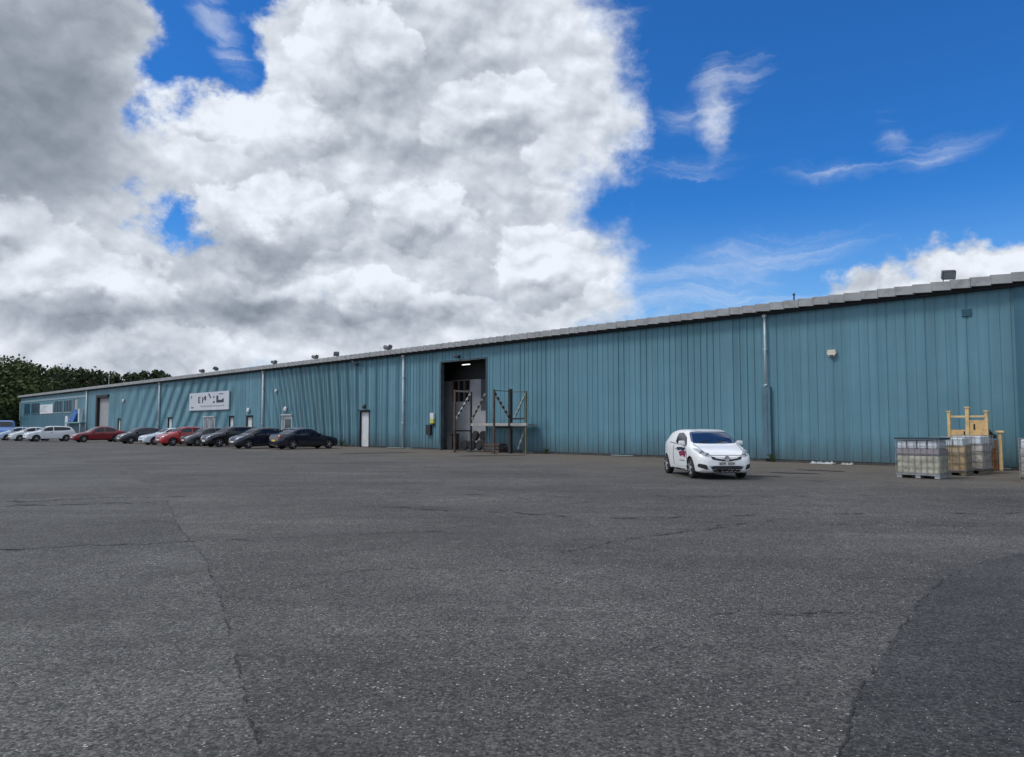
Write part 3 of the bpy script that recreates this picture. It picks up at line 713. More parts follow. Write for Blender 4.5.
# ------------------------------------------------------------------ signs and fittings on the facade
def signboard():
    t = empty('sign_board', L2W(-77.45,0,3.2), WROT); tag(t, 'large white sign board with dark lettering high on the teal wall', 'sign')
    Mf = mat('sign_white', (.52,.55,.60), .55, noise=.05, nscale=1); Mk = mat('sign_ink', (.02,.025,.05), .6)
    Mg = mat('sign_grey_ink', (.26,.29,.34), .6); Mn = mat('sign_blue_ink', (.10,.16,.30), .6)
    mb = MB(); mb.box(-4.9,4.9,-.16,-.05,.02,1.85,.01); mb.build('board', Mf, t)
    for xx in (-4,-1.5,1.5,4):
        mb = MB(); mb.box(xx-.05,xx+.05,-.048,-.004,.1,1.7); mb.build('bracket', M_steel, t)
    Y = -.17
    def strokes(name, polys, m):
        g = MB()
        for p in polys: g.prism([(a,Y,b) for a,b in p], (0,.008,0))
        return g.build(name, m, t)
    q = lambda x0,x1,z0,z1: [(x0,z0),(x1,z0),(x1,z1),(x0,z1)]
    strokes('lettering', [q(-2.55,-2.35,.78,1.42), q(-2.35,-1.98,1.28,1.42), q(-2.35,-2.0,.78,.92), q(-2.35,-2.05,1.04,1.15),
        q(-1.55,-1.32,.76,1.40), [(-1.32,1.0),(-.95,1.45),(-.55,1.5),(-.55,1.1),(-.8,.92),(-.85,1.2)],
        [(-.05,1.70),(.2,1.72),(.75,1.28),(.5,1.2)], q(1.25,1.5,1.22,1.42), q(1.2,1.6,.72,.90),
        q(2.0,2.45,.74,1.44), q(2.45,3.75,.74,1.0), q(3.35,3.75,1.0,1.12)], Mk)
    strokes('small_lettering', [q(-1.9+k*.42,-1.9+k*.42+random.uniform(.22,.34),.36,.50) for k in range(14)], Mg)
    strokes('emblem', [q(-4.5,-4.2,1.3,1.6), q(-4.4,-3.7,.26,.4), q(2.6,3.6,1.55,1.66)], Mn)
signboard()
def noticeboard():
    t = empty('notice_board', L2W(-141.9,0,3.6), WROT); tag(t, 'white rectangular sign between the dark office windows at the far end', 'sign')
    mb = MB(); mb.box(-4,4,-.14,-.03,.02,1.5,.01); mb.build('board', mat('notice_white',(.66,.68,.72),.5,noise=.05), t)
    mb = MB()
    for k in range(5): mb.box(-3.0,-3.0+random.uniform(2,5.6),-.148,-.1405,.3+k*.22,.38+k*.22)
    mb.box(-3.6,-3.3,-.148,-.1405,.25,.9); mb.build('lettering', mat('notice_ink',(.30,.33,.42),.6), t)
noticeboard()
def entrance():
    t = empty('entrance_canopy', L2W(-124.2,0,0), WROT); tag(t, 'blue canopy panels over the office entrance at the far end of the wall', 'canopy')
    Mb = mat('signal_blue', (.03,.14,.42), .5, noise=.1); Mg = mat('pale_green', (.18,.36,.36), .6)
    mb = MB(); mb.prism([(-3.0,-.6,2.35),(-.2,-.6,2.2),(1.5,-.6,3.4),(.2,-.6,4.0),(-1.2,-.6,3.1)], (0,.4,0)); mb.build('blue_panel', Mb, t)
    mb = MB(); mb.box(-3.6,4.6,-.9,-.01,2.02,2.18); mb.build('awning', Mg, t)
    mb = MB(); mb.box(1.9,2.5,-.5,-.02,2.2,4.1); mb.build('white_panel', M_white, t)
    mb = MB(); mb.box(-4.3,-2.9,-.62,-.02,2.2,3.0); mb.build('white_panel', M_white, t)
    for px_ in (-3.4, 4.2):
        mb = MB(); mb.tube((px_,-.8,.01),(px_,-.8,2.02),.06); mb.build('post', M_white, t)
    mb = MB(); mb.box(-2.0,.4,.0,.06,.05,2.0); mb.build('entrance_door', M_glass, t)
entrance()
t = empty('banner', L2W(-128.2,.5,0), WROT); tag(t, 'tall narrow white banner sign by the office entrance behind the white estate car', 'sign')
mb = MB(); mb.box(-.45,.45,-.04,0,.9,3.1,.01); mb.build('panel', M_white, t)
mb = MB(); mb.tube((-.35,.03,.0),(-.35,.03,3.0),.04); mb.tube((.35,.03,.0),(.35,.03,3.0),.04); mb.build('post', M_steel, t)

# security siren
t = empty('alarm_box', L2W(-13.52,.0,4.53), WROT); t.scale = (.8,.8,.8); tag(t, 'cream alarm siren box high on the wall right of the white hatchback', 'alarm')
mb = MB(); mb.prism([(-.2,-.17,.34),(.2,-.17,.34),(.24,-.17,.14),(.08,-.17,-.04),(-.08,-.17,-.04),(-.24,-.17,.14)], (0,.166,0)); mb.build('case', mat('cream_plastic',(.62,.57,.46),.5,noise=.1,nscale=8), t)
mb = MB(); mb.box(-.10,.10,-.19,-.172,-.02,.06); mb.build('strobe', M_black, t)

M_flh = mat('floodlight_grey', (.055,.06,.07), .5, noise=.2, nscale=6)
def floodlight(x, label, s=1.0, rz=0.0, twin=False, group='floodlights along the roof edge', tilt=25, dark=None):
    t = empty('floodlight', L2W(x,-.05 if not dark else .0,7.0), WROT+rz); tag(t, label, 'floodlight', group)
    mb = MB(); mb.tube((-.2*s,0,-.08),(-.2*s,0,.40*s),.018*s); mb.tube((.2*s,0,-.08),(.2*s,0,.40*s),.018*s); mb.bar((-.25*s,0,-.01),(.25*s,0,-.01),.05,.03)
    mb.build('bracket', M_flh, t)
    for sx in ((-.28*s,.28*s) if twin else (0,)):
        mb = MB(); M = Matrix.Translation((sx,-.02,.40*s)) @ Matrix.Rotation(R(tilt if not twin else 65),4,'X') @ Matrix.Rotation(R(0 if not twin else (28 if sx<0 else -28)),4,'Y')
        mb.box(-.26*s,.26*s,-.14*s,.12*s,-.17*s,.2*s,.03*s,M)
        hd = mb.build('lamp_head', M_flh, t)
        mb = MB()
        for k in range(5): mb.box((-.2+k*.1-.012)*s,(-.2+k*.1+.012)*s,.1221*s,.17*s,-.12*s,.16*s,0,M)
        mb.build('cooling_fin', M_flh, hd)
        mb = MB(); mb.box(-.22*s,.22*s,-.150*s,-.1405*s,-.13*s,.16*s,0,M); mb.build('lens', mat('lamp_lens',(.20,.215,.23),.35,spec=.5), hd)
    return t
floodlight(-9.03, 'single grey floodlight on the roof edge above the yellow frame, far right', .9, R(30))
floodlight(-46.0, 'twin-headed floodlight on the roof edge left of the doorway', .8, 0, True)
floodlight(-53.2, 'small dark floodlight on the roof edge right of the twin pair over the black saloon', .85, R(60), tilt=50)
floodlight(-56.4, 'twin-headed floodlight on the roof edge beside the small dark one', .75, 0, True)
floodlight(-63.6, 'twin-headed floodlight on the roof edge above the pale downpipe', .75, 0, True)
floodlight(-76.2, 'small dark floodlight on the roof edge above the white sign board', 1.0, R(-50), tilt=60)
floodlight(-79.6, 'flat dark floodlight lying low on the roof edge left above the sign board', .85, 0, True)
t = empty('roof_vent_pipe', L2W(-15.3,-.3,6.9), WROT); tag(t, 'thin dark pipe stub on the roof edge above the alarm box', 'pipe')
mb = MB(); mb.tube((0,0,0),(0,0,.52),.035); mb.build('stub', M_black, t); mb = MB(); mb.lathe([(.01,.6),(.06,.53),(.06,.5)],10); mb.build('cap', M_black, t)

def camera_unit(x, z, label):
    t = empty('security_camera', L2W(x,0,z), WROT); tag(t, label, 'camera')
    mb = MB(); mb.box(-.06,.06,-.06,-.004,-.08,.08); mb.tube((0,-.06,0),(0,-.3,-.05),.03); mb.build('bracket', M_black, t)
    mb = MB(); mb.box(-.1,.3,-.42,-.24,-.14,.03,.03, Matrix.Rotation(R(10),4,'Y')); mb.build('housing', M_black, t)
camera_unit(-37.9, 6.15, 'black security camera on the wall directly above the doorway')
camera_unit(-49.9, 6.35, 'black security camera under the eaves left of the doorway')
def wall_lamp(x, z, label, m=M_white, s=1.0):
    t = empty('wall_lamp', L2W(x,0,z), WROT); tag(t, label, 'lamp', 'lamps on the long wall')
    mb = MB(); mb.box(-.14*s,.14*s,-.06,-.004,-.08*s,.08*s); mb.build('base', M_black, t)
    mb = MB(); mb.lathe([(.15*s,-.063),(.16*s,-.12),(.13*s,-.18),(.06*s,-.21)],14,'y'); mb.build('shade', m, t)
wall_lamp(-48.95, 3.08, 'small dark lamp over the lone white door left of the doorway', M_flh, 1.1)
wall_lamp(-62.95, 4.7, 'small white lamp halfway up the wall right of the pale downpipe')
wall_lamp(-61.2, 3.05, 'white round lamp over the glazed door behind the black saloon', s=1.5)
wall_lamp(-68.4, 3.05, 'white round lamp over the plain white door behind the dark hatchback', s=1.6)
wall_lamp(-50.5, 6.62, 'tiny white lamp tucked under the eaves beside the security camera', s=.7)
wall_lamp(-104.0, 4.8, 'white round lamp on the wall right of the grey roller door', s=1.5)

# mast pole behind the roof
t = empty('mast_pole', (-69.6,131,0), WROT); tag(t, 'thin pale mast rising behind the roof in front of the trees', 'mast')
mb = MB(); mb.tube((0,0,0),(0,0,11.0),.09,6,.05); mb.build('pole', M_steel, t)

# ------------------------------------------------------------------ pallets, cages, yellow frames
M_wire = mat('cage_wire', (.30,.30,.30), .5, metal=.4, noise=.2, nscale=5)
M_wood = mat('pallet_wood', (.16,.135,.10), .85, noise=.3, nscale=5)
def cage(loc, w, d, h, label, cols, top=None, rz=0.0, wheels=False, nv=7, nh=5):
    """wire cage container on a pallet: low load, a band of sheets, pale jugs on top"""
    t = empty('wire_cage', loc, WROT+rz); tag(t, label, 'cage container', 'cage containers by the wall')
    mb = MB(); z0 = .16
    for sx in (-1,0,1): mb.box(sx*(w/2-.08)-.07, sx*(w/2-.08)+.07, -d/2+.02, d/2-.02, .01, .10)
    for k in range(5): mb.box(-w/2, w/2, -d/2+k*(d-.1)/4, -d/2+k*(d-.1)/4+.1, .102, z0-.005)
    mb.build('pallet', M_wood if not wheels else M_steel, t)
    low, band, jug = cols
    zl = z0 + (h-z0)*.52; zb = z0 + (h-z0)*.72
    mb = MB(); mb.box(-w/2+.03, w/2-.03, -d/2+.03, d/2-.03, z0, zl, .03); mb.build('load', low, t)
    mb = MB(); mb.box(-w/2+.022, w/2-.022, -d/2+.022, d/2-.022, zl+.003, zb, .01); mb.build('sheet_band', band, t)
    n = max(2, round(w/.33))
    for k in range(n):
        xa = -w/2+.04 + k*(w-.08)/n
        mb = MB(); mb.box(xa, xa+(w-.08)/n-.03, -d/2+.04, d/2-.04, zb+.004, h-.04, .035); mb.build('jug', jug, t)
    mb = MB()
    for k in range(nv+1):
        xx = -w/2 + w*k/nv
        for yy in (-d/2, d/2): mb.bar((xx,yy,z0-.03),(xx,yy,h),.013,.013)
    for k in range(1, 5):
        yy = -d/2 + d*k/5
        for xx in (-w/2, w/2): mb.bar((xx,yy,z0-.03),(xx,yy,h),.013,.013)
    for k in range(nh+1):
        zz = z0 + (h-z0)*k/nh - (.012 if k == nh else 0)
        for yy in (-d/2-.012, d/2+.012): mb.bar((-w/2-.02,yy,zz),(w/2+.02,yy,zz),.013,.016)
        for xx in (-w/2-.012, w/2+.012): mb.bar((xx,-d/2,zz),(xx,d/2,zz),.013,.016)
    mb.build('cage', M_wire, t)
    if top:
        mb = MB(); mb.box(-w/2-.03, w/2+.03, -d/2-.03, d/2+.03, h+.002, h+.05, .01); mb.build('cover', top, t)
    if wheels:
        for sx in (-.1,.42):
            mb = MB(); mb.lathe([(.05,-.03),(.085,-.03),(.085,.03),(.05,.03)],14,'y',(sx*w,-d/2+.06,.086)); mb.build('castor', M_black, t)
    return t
Mlow = mat('yellowed_tank', (.42,.405,.32), .5, noise=.3, nscale=3, dirt=(.17,.19,.17), dirt_amt=.6); Mband = mat('mauve_sheet', (.27,.235,.26), .6, noise=.15, nscale=3)
Mjug = mat('white_jug', (.62,.66,.70), .4, noise=.08, nscale=6); Mcov = mat('teal_cover', (.012,.045,.075), .5, noise=.2)
Mbrn = mat('brown_tank', (.36,.26,.14), .55, noise=.35, nscale=4, dirt=(.16,.12,.09), dirt_amt=.5); Mgry = mat('grey_tank', (.40,.37,.33), .6, noise=.3, nscale=4, dirt=(.14,.10,.09), dirt_amt=.6)
Mbb = mat('brown_band', (.40,.30,.18), .6, noise=.3, nscale=5); Mgb = mat('grey_band', (.42,.39,.37), .6, noise=.3, nscale=5)
cage(L2W(-8.05,6.6), 1.22, 1.0, 1.18, 'front wire cage with dark cover, white jugs over yellowish tanks', (Mlow, Mband, Mjug), Mcov, 0, True)
cage(L2W(-7.88,4.3), .98, 1.0, 1.24, 'brown filled wire cage directly behind the dark covered cage', (Mbrn, Mbb, Mjug), None, R(2), False, 5, 4)
cage(L2W(-7.72,2.75), .98, .95, 1.28, 'greyish wire cage with rusty bars in front of the tall yellow frame', (Mgry, Mgb, Mjug), None, R(-4), False, 4, 4)
cage(L2W(-4.96,6.1), 1.15, 1.0, 1.24, 'pale wire cage cut off by the right edge of the picture', (Mgry, Mgb, Mjug), None, R(3), False, 5, 5)
M_yel = mat('pale_yellow_steel', (.64,.46,.22), .55, noise=.15, nscale=4, dirt=(.25,.18,.10), dirt_amt=.4)
M_yel2 = mat('ochre_panel', (.62,.41,.18), .6, noise=.15, nscale=4, dirt=(.26,.17,.08), dirt_amt=.4)
def yframe():
    t = empty('storage_frame', L2W(-8.25,1.1), WROT); tag(t, 'tall pale yellow steel frame with three posts and ochre panels behind the cages', 'steel frame')
    for x, h, w in ((-.60,2.08,.10),(0,2.22,.12),(.60,2.08,.10)):
        mb = MB(); mb.box(x-w/2,x+w/2,-.06,.06,.01,h,.008); mb.build('post', M_yel, t)
        mb = MB(); mb.box(x-w/2-.02,x+w/2+.02,-.08,.08,h+.002,h+.06,.01); mb.build('post_cap', M_yel, t)
    mb = MB(); mb.bar((-.545,0,1.93),(-.065,0,1.93),.07,.07); mb.bar((.065,0,1.93),(.545,0,1.93),.07,.07); mb.build('top_rail', M_yel, t)
    mb = MB(); mb.box(.065,.545,-.035,.035,.7,1.80); mb.box(.19,.24,-.045,-.036,1.45,1.66,mi=1); mb.build('upper_panel', [M_yel2, M_dark], t)
    mb = MB(); mb.box(-.545,-.065,-.035,.035,.7,1.45); mb.box(-.13,-.085,-.045,-.036,1.2,1.4,mi=1); mb.build('lower_panel', [M_yel2, M_dark], t)
    mb = MB(); mb.box(-.7,.7,-.5,-.07,.02,.12); mb.box(-.7,.7,.07,.5,.02,.12); mb.build('base', M_yel2, t)
yframe()
def truck():
    t = empty('hand_pallet_lift', L2W(-7.50,.75), WROT); tag(t, 'yellow upright post with black top and orange brown boards leaning beside the cages', 'lift')
    mb = MB(); mb.box(.12,.22,-.06,.06,.01,1.34,.01); mb.build('post', M_yel, t)
    mb = MB(); mb.box(-.24,.09,-.10,.0,.02,1.08, 0, Matrix.Rotation(R(4),4,'X')); mb.build('board', mat('orange_board',(.26,.12,.045),.7,noise=.4,nscale=4,dirt=(.10,.06,.04),dirt_amt=.7), t)
    mb = MB(); mb.prism([(-.22,-.16,1.18),(.06,-.16,1.14),(.07,-.16,1.26),(-.05,-.16,1.32),(-.14,-.16,1.46),(-.24,-.16,1.42)], (0,.12,0)); mb.build('head', M_black, t)
    mb = MB(); mb.box(-.20,.02,-.20,-.15,.8,1.13); mb.build('grey_panel', mat('grey_plate',(.22,.25,.27),.5), t)
    mb = MB(); mb.box(.02,.30,-.11,.11,1.342,1.42,.02); mb.build('cross_head', M_yel, t)
truck()
# crumpled white sheeting at the wall foot
def crumple(x, out, w, d, h, label, m):
    mb = MB(); nx, ny = 22, 7
    g = [[mb.bm.verts.new((w*(i/nx-.5), d*(j/ny-.5)+random.uniform(-.03,.03), .015+h*random.random()**1.5*math.sin(math.pi*j/ny)*(0.3+abs(math.sin(i*.9))))) for j in range(ny+1)] for i in range(nx+1)]
    for i in range(nx):
        for j in range(ny): mb.bm.faces.new((g[i][j], g[i+1][j], g[i+1][j+1], g[i][j+1])).smooth = True
    o = mb.build('plastic_sheet', m); o.location = L2W(x, out); o.rotation_euler = (0,0,WROT); mo = o.modifiers.new('s','SOLIDIFY'); mo.thickness = .006
    tag(o, label, 'plastic sheet')
crumple(-13.9,.35,1.0,.45,.10,'long crumpled white plastic sheet at the foot of the wall below the alarm box', mat('dull_plastic',(.40,.42,.43),.5,noise=.3,nscale=6))
crumple(-12.9,.3,.45,.35,.08,'small white plastic scrap at the wall foot beside the longer sheet', mat('dull_plastic',(.40,.42,.43),.5,noise=.3,nscale=6))
# weeds along the wall foot
def weed(x, out, s, label):
    mb = MB()
    for k in range(34):
        a = random.uniform(0,6.28); l = s*random.uniform(.4,1); t_ = random.uniform(.1,.7); w = s*.05
        b = Vector((random.uniform(-.1,.1)*s, random.uniform(-.1,.1)*s, 0)); tip = b + Vector((math.cos(a)*l*t_, math.sin(a)*l*t_, l)); mid = b.lerp(tip,.5) + Vector((0,0,l*.12)); n = Vector((-math.sin(a),math.cos(a),0))*w
        v = [mb.bm.verts.new(p) for p in (b-n*.4, b+n*.4, mid+n, tip, mid-n)]; mb.bm.faces.new(v)
    o = mb.build('weed', mat('weed_green',(.06,.085,.03),.8,noise=.3), recalc=False); o.location = L2W(x,out,.0); tag(o, label, 'weed')
weed(-16.2,.25,.42,'small weed growing at the base of the blue boxed downpipe')
weed(-51.6,.3,.6,'weed clump at the wall foot just left of the lone white door')
weed(-29.9,.3,.4,'low weed at the wall foot right of the loading platform')

# ------------------------------------------------------------------ cars
def interp(tab, t):
    # monotone-ish cubic through the table
    n = len(tab)
    if t <= tab[0][0]: return tab[0][1]
    if t >= tab[-1][0]: return tab[-1][1]
    for i in range(n-1):
        if tab[i][0] <= t <= tab[i+1][0]:
            x0, y0 = tab[i]; x1, y1 = tab[i+1]; h = x1-x0; u = (t-x0)/h
            def sl(k):
                if k <= 0 or k >= n-1: 
                    a, b = (0,1) if k <= 0 else (n-2,n-1); return (tab[b][1]-tab[a][1])/(tab[b][0]-tab[a][0])
                da = (tab[k][1]-tab[k-1][1])/(tab[k][0]-tab[k-1][0]); db = (tab[k+1][1]-tab[k][1])/(tab[k+1][0]-tab[k][0])
                return 0 if da*db <= 0 else 2*da*db/(da+db)
            m0, m1 = sl(i)*h, sl(i+1)*h
            return (2*u**3-3*u*u+1)*y0 + (u**3-2*u*u+u)*m0 + (-2*u**3+3*u*u)*y1 + (u**3-u*u)*m1

def car_body_bm(c):
    L = c['L']; mb = bmesh.new()
    ts = sorted({round(v,3) for v in [0,.02,.05,.09,.14,.2,.28] + [L*k/60 for k in range(4,58)] + [L-.28,L-.2,L-.14,L-.09,L-.05,L-.02,L]})
    rings = []
    for t in ts:
        zt = interp(c['top'], t); w = interp(c['half'], t); zb = interp(c['bot'], t); bel = min(interp(c['belt'], t), zt-.035)
        hc = max(0, zt-bel); tum = c.get('tum', .30)
        wr = max(w*.62, w*.965 - tum*hc - .02); er = min(.10, .35*hc+.01)
        low = zb + .45*(bel-zb)
        pts = [(0,zb),(w*.82,zb),(w*.955,zb+.05),(w*.985,zb+.4*(low-zb)+.03),(w,low),(w*1.0,low+.45*(bel-low)),(w*.988,bel-.045),(w*.968,bel),
               (w*.968-(w*.968-wr)*.45, bel+(zt-er-bel)*.5),(wr, zt-er),(wr-.035, zt-er*.42),(wr-.11, zt-er*.14),(wr*.55, zt-.008),(0, zt)]
        x = L/2 - t
        right = [mb.verts.new((x, -y, z)) for y, z in pts]
        left = [right[0]] + [mb.verts.new((x, y, z)) for y, z in pts[1:-1]] + [right[-1]]
        rings.append((right, left))
    n = len(rings[0][0])
    for (r0,l0),(r1,l1) in zip(rings, rings[1:]):
        for k in range(n-1):
            mb.faces.new((r0[k], r1[k], r1[k+1], r0[k+1])).smooth = True
            mb.faces.new((l0[k], l0[k+1], l1[k+1], l1[k])).smooth = True
    for (r, l), rev in ((rings[0], False), (rings[-1], True)):
        loop = r + l[-2:0:-1]
        mb.faces.new(loop if not rev else loop[::-1])
    bmesh.ops.recalc_face_normals(mb, faces=mb.faces[:])
    return mb

CARCACHE = {}
def smooth_poly(pts, n=3):
    # Chaikin corner rounding
    for _ in range(n):
        out = []
        for i in range(len(pts)):
            a, b = pts[i], pts[(i+1)%len(pts)]
            out += [(a[0]*.86+b[0]*.14, a[1]*.86+b[1]*.14), (a[0]*.14+b[0]*.86, a[1]*.14+b[1]*.86)]
        pts = out
    return pts
class Car:
    def __init__(s, name, c, loc, rz, label, paint, group, cat='car', scale=1.0, dark_trim=True, detail=True):
        s.c = c; s.L = c['L']
        s.root = empty(name, loc, rz); s.root.scale = (scale,)*3; tag(s.root, label, cat, group)
        bm = car_body_bm(c); s.bvh = BVHTree.FromBMesh(bm)
        me = bpy.data.meshes.new('body'); bm.to_mesh(me); bm.free(); me.materials.append(paint); me.materials.append(M_black)
        s.paint = paint
        body = bpy.data.objects.new('body', me); COL.objects.link(body)
        wr = c['wr']; s.axles = (s.L/2-c['fo'], -s.L/2+c['ro'])
        cut = MB()
        for ax in s.axles:
            for sy in (-1,1):
                cut.lathe([(wr+.05, sy*(c['W']/2-.30)),(wr+.05, sy*(c['W']/2+.3))], 28, 'y', (ax,0,wr), mi=1)
        co_ = cut.build('cutter', [paint, M_black])
        md = body.modifiers.new('b','BOOLEAN'); md.operation = 'DIFFERENCE'; md.object = co_; md.solver = 'EXACT'
        try: md.material_mode = 'TRANSFER'
        except Exception: pass
        dg = bpy.context.evaluated_depsgraph_get(); me2 = bpy.data.meshes.new_from_object(body.evaluated_get(dg)); 
        body.modifiers.clear(); body.data = me2; me2.name = 'body'
        bpy.data.objects.remove(co_)
        me2.set_sharp_from_angle(angle=R(38))
        body.parent = s.root; s.body = body
        s.wheels()
    def wheels(s):
        c = s.c; r = c['wr']
        key = ('w', r)
        for ax in s.axles:
            for sy in (-1,1):
                y = sy*(c['W']/2-.115)
                w = tyre_mesh(r, .205, 26).build('wheel', M_tyre, s.root); w.location = (ax, y, r)
                mb = MB(); R1 = r*.66
                mb.lathe([(R1,-.10*sy),(R1,.075*sy),(R1*.93,.09*sy),(R1*.90,.05*sy),(.06,.03*sy)],22,'y',mi=1)
                for k in range(5):
                    a = 2*math.pi*k/5
                    mb.bar((.03*math.cos(a), .075*sy, .03*math.sin(a)), (R1*.92*math.cos(a), .085*sy, R1*.92*math.sin(a)), .075, .03)
                mb.lathe([(.065,.05*sy),(.06,.10*sy),(.02,.105*sy)],12,'y')
                mb.build('rim', [M_rim, M_black], w)
    def patch(s, name, pts, axis, m, off=.006, res=.09, parent=None, mirror=False, rnd=2, thick=.012):
        """a panel that lies on the body: outline given in the front (y,z), side (x,z) or top (x,y) view"""
        out = []
        for mir in ((1,-1) if mirror else (1,)):
            q = smooth_poly(pts, rnd) if rnd else pts
            bm = bmesh.new()
            side = 'side' in axis
            sg = (mir if axis == 'side' else (1 if axis == 'side+' else -1))
            def emb(u, v):
                if side: return Vector((u, sg*2, v))
                if axis == 'front': return Vector((4, u*mir, v))
                if axis == 'rear': return Vector((-4, u*mir, v))
                return Vector((u, v*mir, 4))
            d = Vector((0,-sg,0)) if side else (Vector((-1,0,0)) if axis == 'front' else (Vector((1,0,0)) if axis == 'rear' else Vector((0,0,-1))))
            bm.faces.new([bm.verts.new(emb(u,v)) for u,v in q])
            bmesh.ops.triangulate(bm, faces=bm.faces[:])
            for _ in range(5):
                es = [e for e in bm.edges if e.calc_length() > res]
                if not es: break
                bmesh.ops.subdivide_edges(bm, edges=es, cuts=1)
                bmesh.ops.triangulate(bm, faces=[f for f in bm.faces if len(f.verts) > 3])
            for v in bm.verts:
                h = s.bvh.ray_cast(v.co, d)
                if h[0] is None:
                    h = s.bvh.find_nearest(v.co + d*(4-s.L/2 if axis in ('front','rear') else 1.2))
                v.co = h[0] + (h[1]*.5 - d*.5).normalized()*off
            for f in bm.faces: f.smooth = True
            r = bmesh.ops.extrude_face_region(bm, geom=bm.faces[:])
            vs = [g for g in r['geom'] if isinstance(g, bmesh.types.BMVert)]
            for v in vs: v.co += d*thick
            bmesh.ops.recalc_face_normals(bm, faces=bm.faces[:])
            me = bpy.data.meshes.new(name); bm.to_mesh(me); bm.free(); me.materials.append(m); me.set_sharp_from_angle(angle=R(40))
            o = bpy.data.objects.new(name, me); COL.objects.link(o); o.parent = parent or s.root
            out.append(o)
        return out
    def mirror_caps(s, x, z, y, m):
        for sy in (-1,1):
            mb = MB(); mb.box(x-.07,x+.07, sy*y-.09, sy*y+.09, z-.065, z+.07, .04); o = mb.build('wing_mirror', m, s.root, smooth=50)
            mb = MB(); mb.box(x-.078,x-.071, sy*y-.07, sy*y+.07, z-.045, z+.05); mb.build('mirror_glass', M_glass, o)

M_rim = mat('alloy_rim', (.50,.51,.52), .35, metal=.7)
M_lamp = mat('headlamp_clear', (.34,.37,.40), .1, spec=.8, noise=.25, nscale=14)
M_tail = mat('tail_lamp_red', (.30,.01,.012), .2, spec=.7)
M_cglass = mat('car_glass', (.010,.014,.024), .08, spec=.45)
M_plate = mat('plate_white', (.70,.70,.66), .5)
M_ink = mat('plate_ink', (.02,.02,.02), .6)
M_trim = mat('black_trim', (.018,.018,.02), .55)
def paint(name, col, rough=.3, metal=0.0): return mat(name, col, rough, metal, .5, coat=.6, noise=.04, nscale=2)

HATCH = dict(L=4.0, W=1.71, wr=.315, fo=.84, ro=.66,
    top=[(0,.56),(.03,.66),(.10,.74),(.25,.82),(.55,.92),(.88,1.01),(1.02,1.07),(1.35,1.27),(1.65,1.415),(1.95,1.475),(2.35,1.49),(2.8,1.465),(3.2,1.39),(3.5,1.28),(3.72,1.10),(3.88,.96),(3.96,.84),(4.0,.62)],
    belt=[(0,.5),(.1,.66),(.5,.83),(.95,.94),(1.5,.97),(2.5,1.02),(3.2,1.07),(3.6,1.05),(4,.8)],
    half=[(0,.56),(.04,.66),(.12,.74),(.3,.81),(.7,.848),(1.2,.855),(2.6,.855),(3.2,.84),(3.6,.79),(3.9,.69),(4,.58)],
    bot=[(0,.30),(.06,.23),(.25,.19),(2,.18),(3.7,.22),(3.93,.30),(4,.36)])
SALOON = dict(L=4.65, W=1.78, wr=.33, fo=.86, ro=1.02,
    top=[(0,.52),(.04,.64),(.12,.72),(.4,.82),(.9,.91),(1.2,.96),(1.4,1.02),(1.8,1.24),(2.15,1.395),(2.5,1.435),(3.0,1.425),(3.4,1.34),(3.75,1.17),(4.0,1.06),(4.3,1.04),(4.55,1.0),(4.62,.9),(4.65,.62)],
    belt=[(0,.48),(.1,.64),(.5,.79),(1.2,.90),(2.0,.94),(3.0,.97),(3.8,1.0),(4.65,.8)],
    half=[(0,.58),(.05,.70),(.16,.79),(.4,.85),(.9,.885),(3.6,.885),(4.2,.86),(4.5,.79),(4.65,.66)],
    bot=[(0,.28),(.08,.21),(.3,.18),(4.2,.2),(4.58,.28),(4.65,.36)])
ESTATE = dict(L=4.55, W=1.82, wr=.34, fo=.9, ro=.92,
    top=[(0,.60),(.04,.74),(.12,.84),(.4,.96),(.95,1.06),(1.15,1.11),(1.55,1.36),(1.9,1.54),(2.3,1.60),(3.0,1.60),(3.7,1.56),(4.1,1.48),(4.3,1.25),(4.45,1.05),(4.52,.9),(4.55,.66)],
    belt=[(0,.55),(.1,.74),(.5,.90),(1.1,1.02),(2.0,1.06),(3.2,1.10),(4.2,1.16),(4.55,.9)],
    half=[(0,.60),(.05,.72),(.16,.81),(.4,.87),(.9,.905),(3.7,.905),(4.2,.87),(4.45,.79),(4.55,.68)],
    bot=[(0,.34),(.08,.28),(.3,.25),(4.1,.26),(4.48,.34),(4.55,.4)])
VAN = dict(L=5.0, W=1.95, wr=.34, fo=.95, ro=1.05,
    top=[(0,.62),(.04,.80),(.12,.92),(.4,1.08),(.85,1.24),(1.0,1.32),(1.4,1.72),(1.75,2.05),(2.1,2.15),(3.0,2.18),(4.7,2.16),(4.92,2.08),(4.98,1.6),(5.0,.7)],
    belt=[(0,.55),(.1,.8),(.5,1.0),(1.1,1.18),(2.0,1.22),(4.8,1.25),(5.0,.9)],
    half=[(0,.66),(.05,.78),(.16,.88),(.4,.94),(.9,.97),(4.6,.97),(4.9,.94),(5.0,.90)],
    bot=[(0,.34),(.08,.28),(.3,.25),(4.7,.26),(4.95,.34),(5.0,.4)], tum=.16)

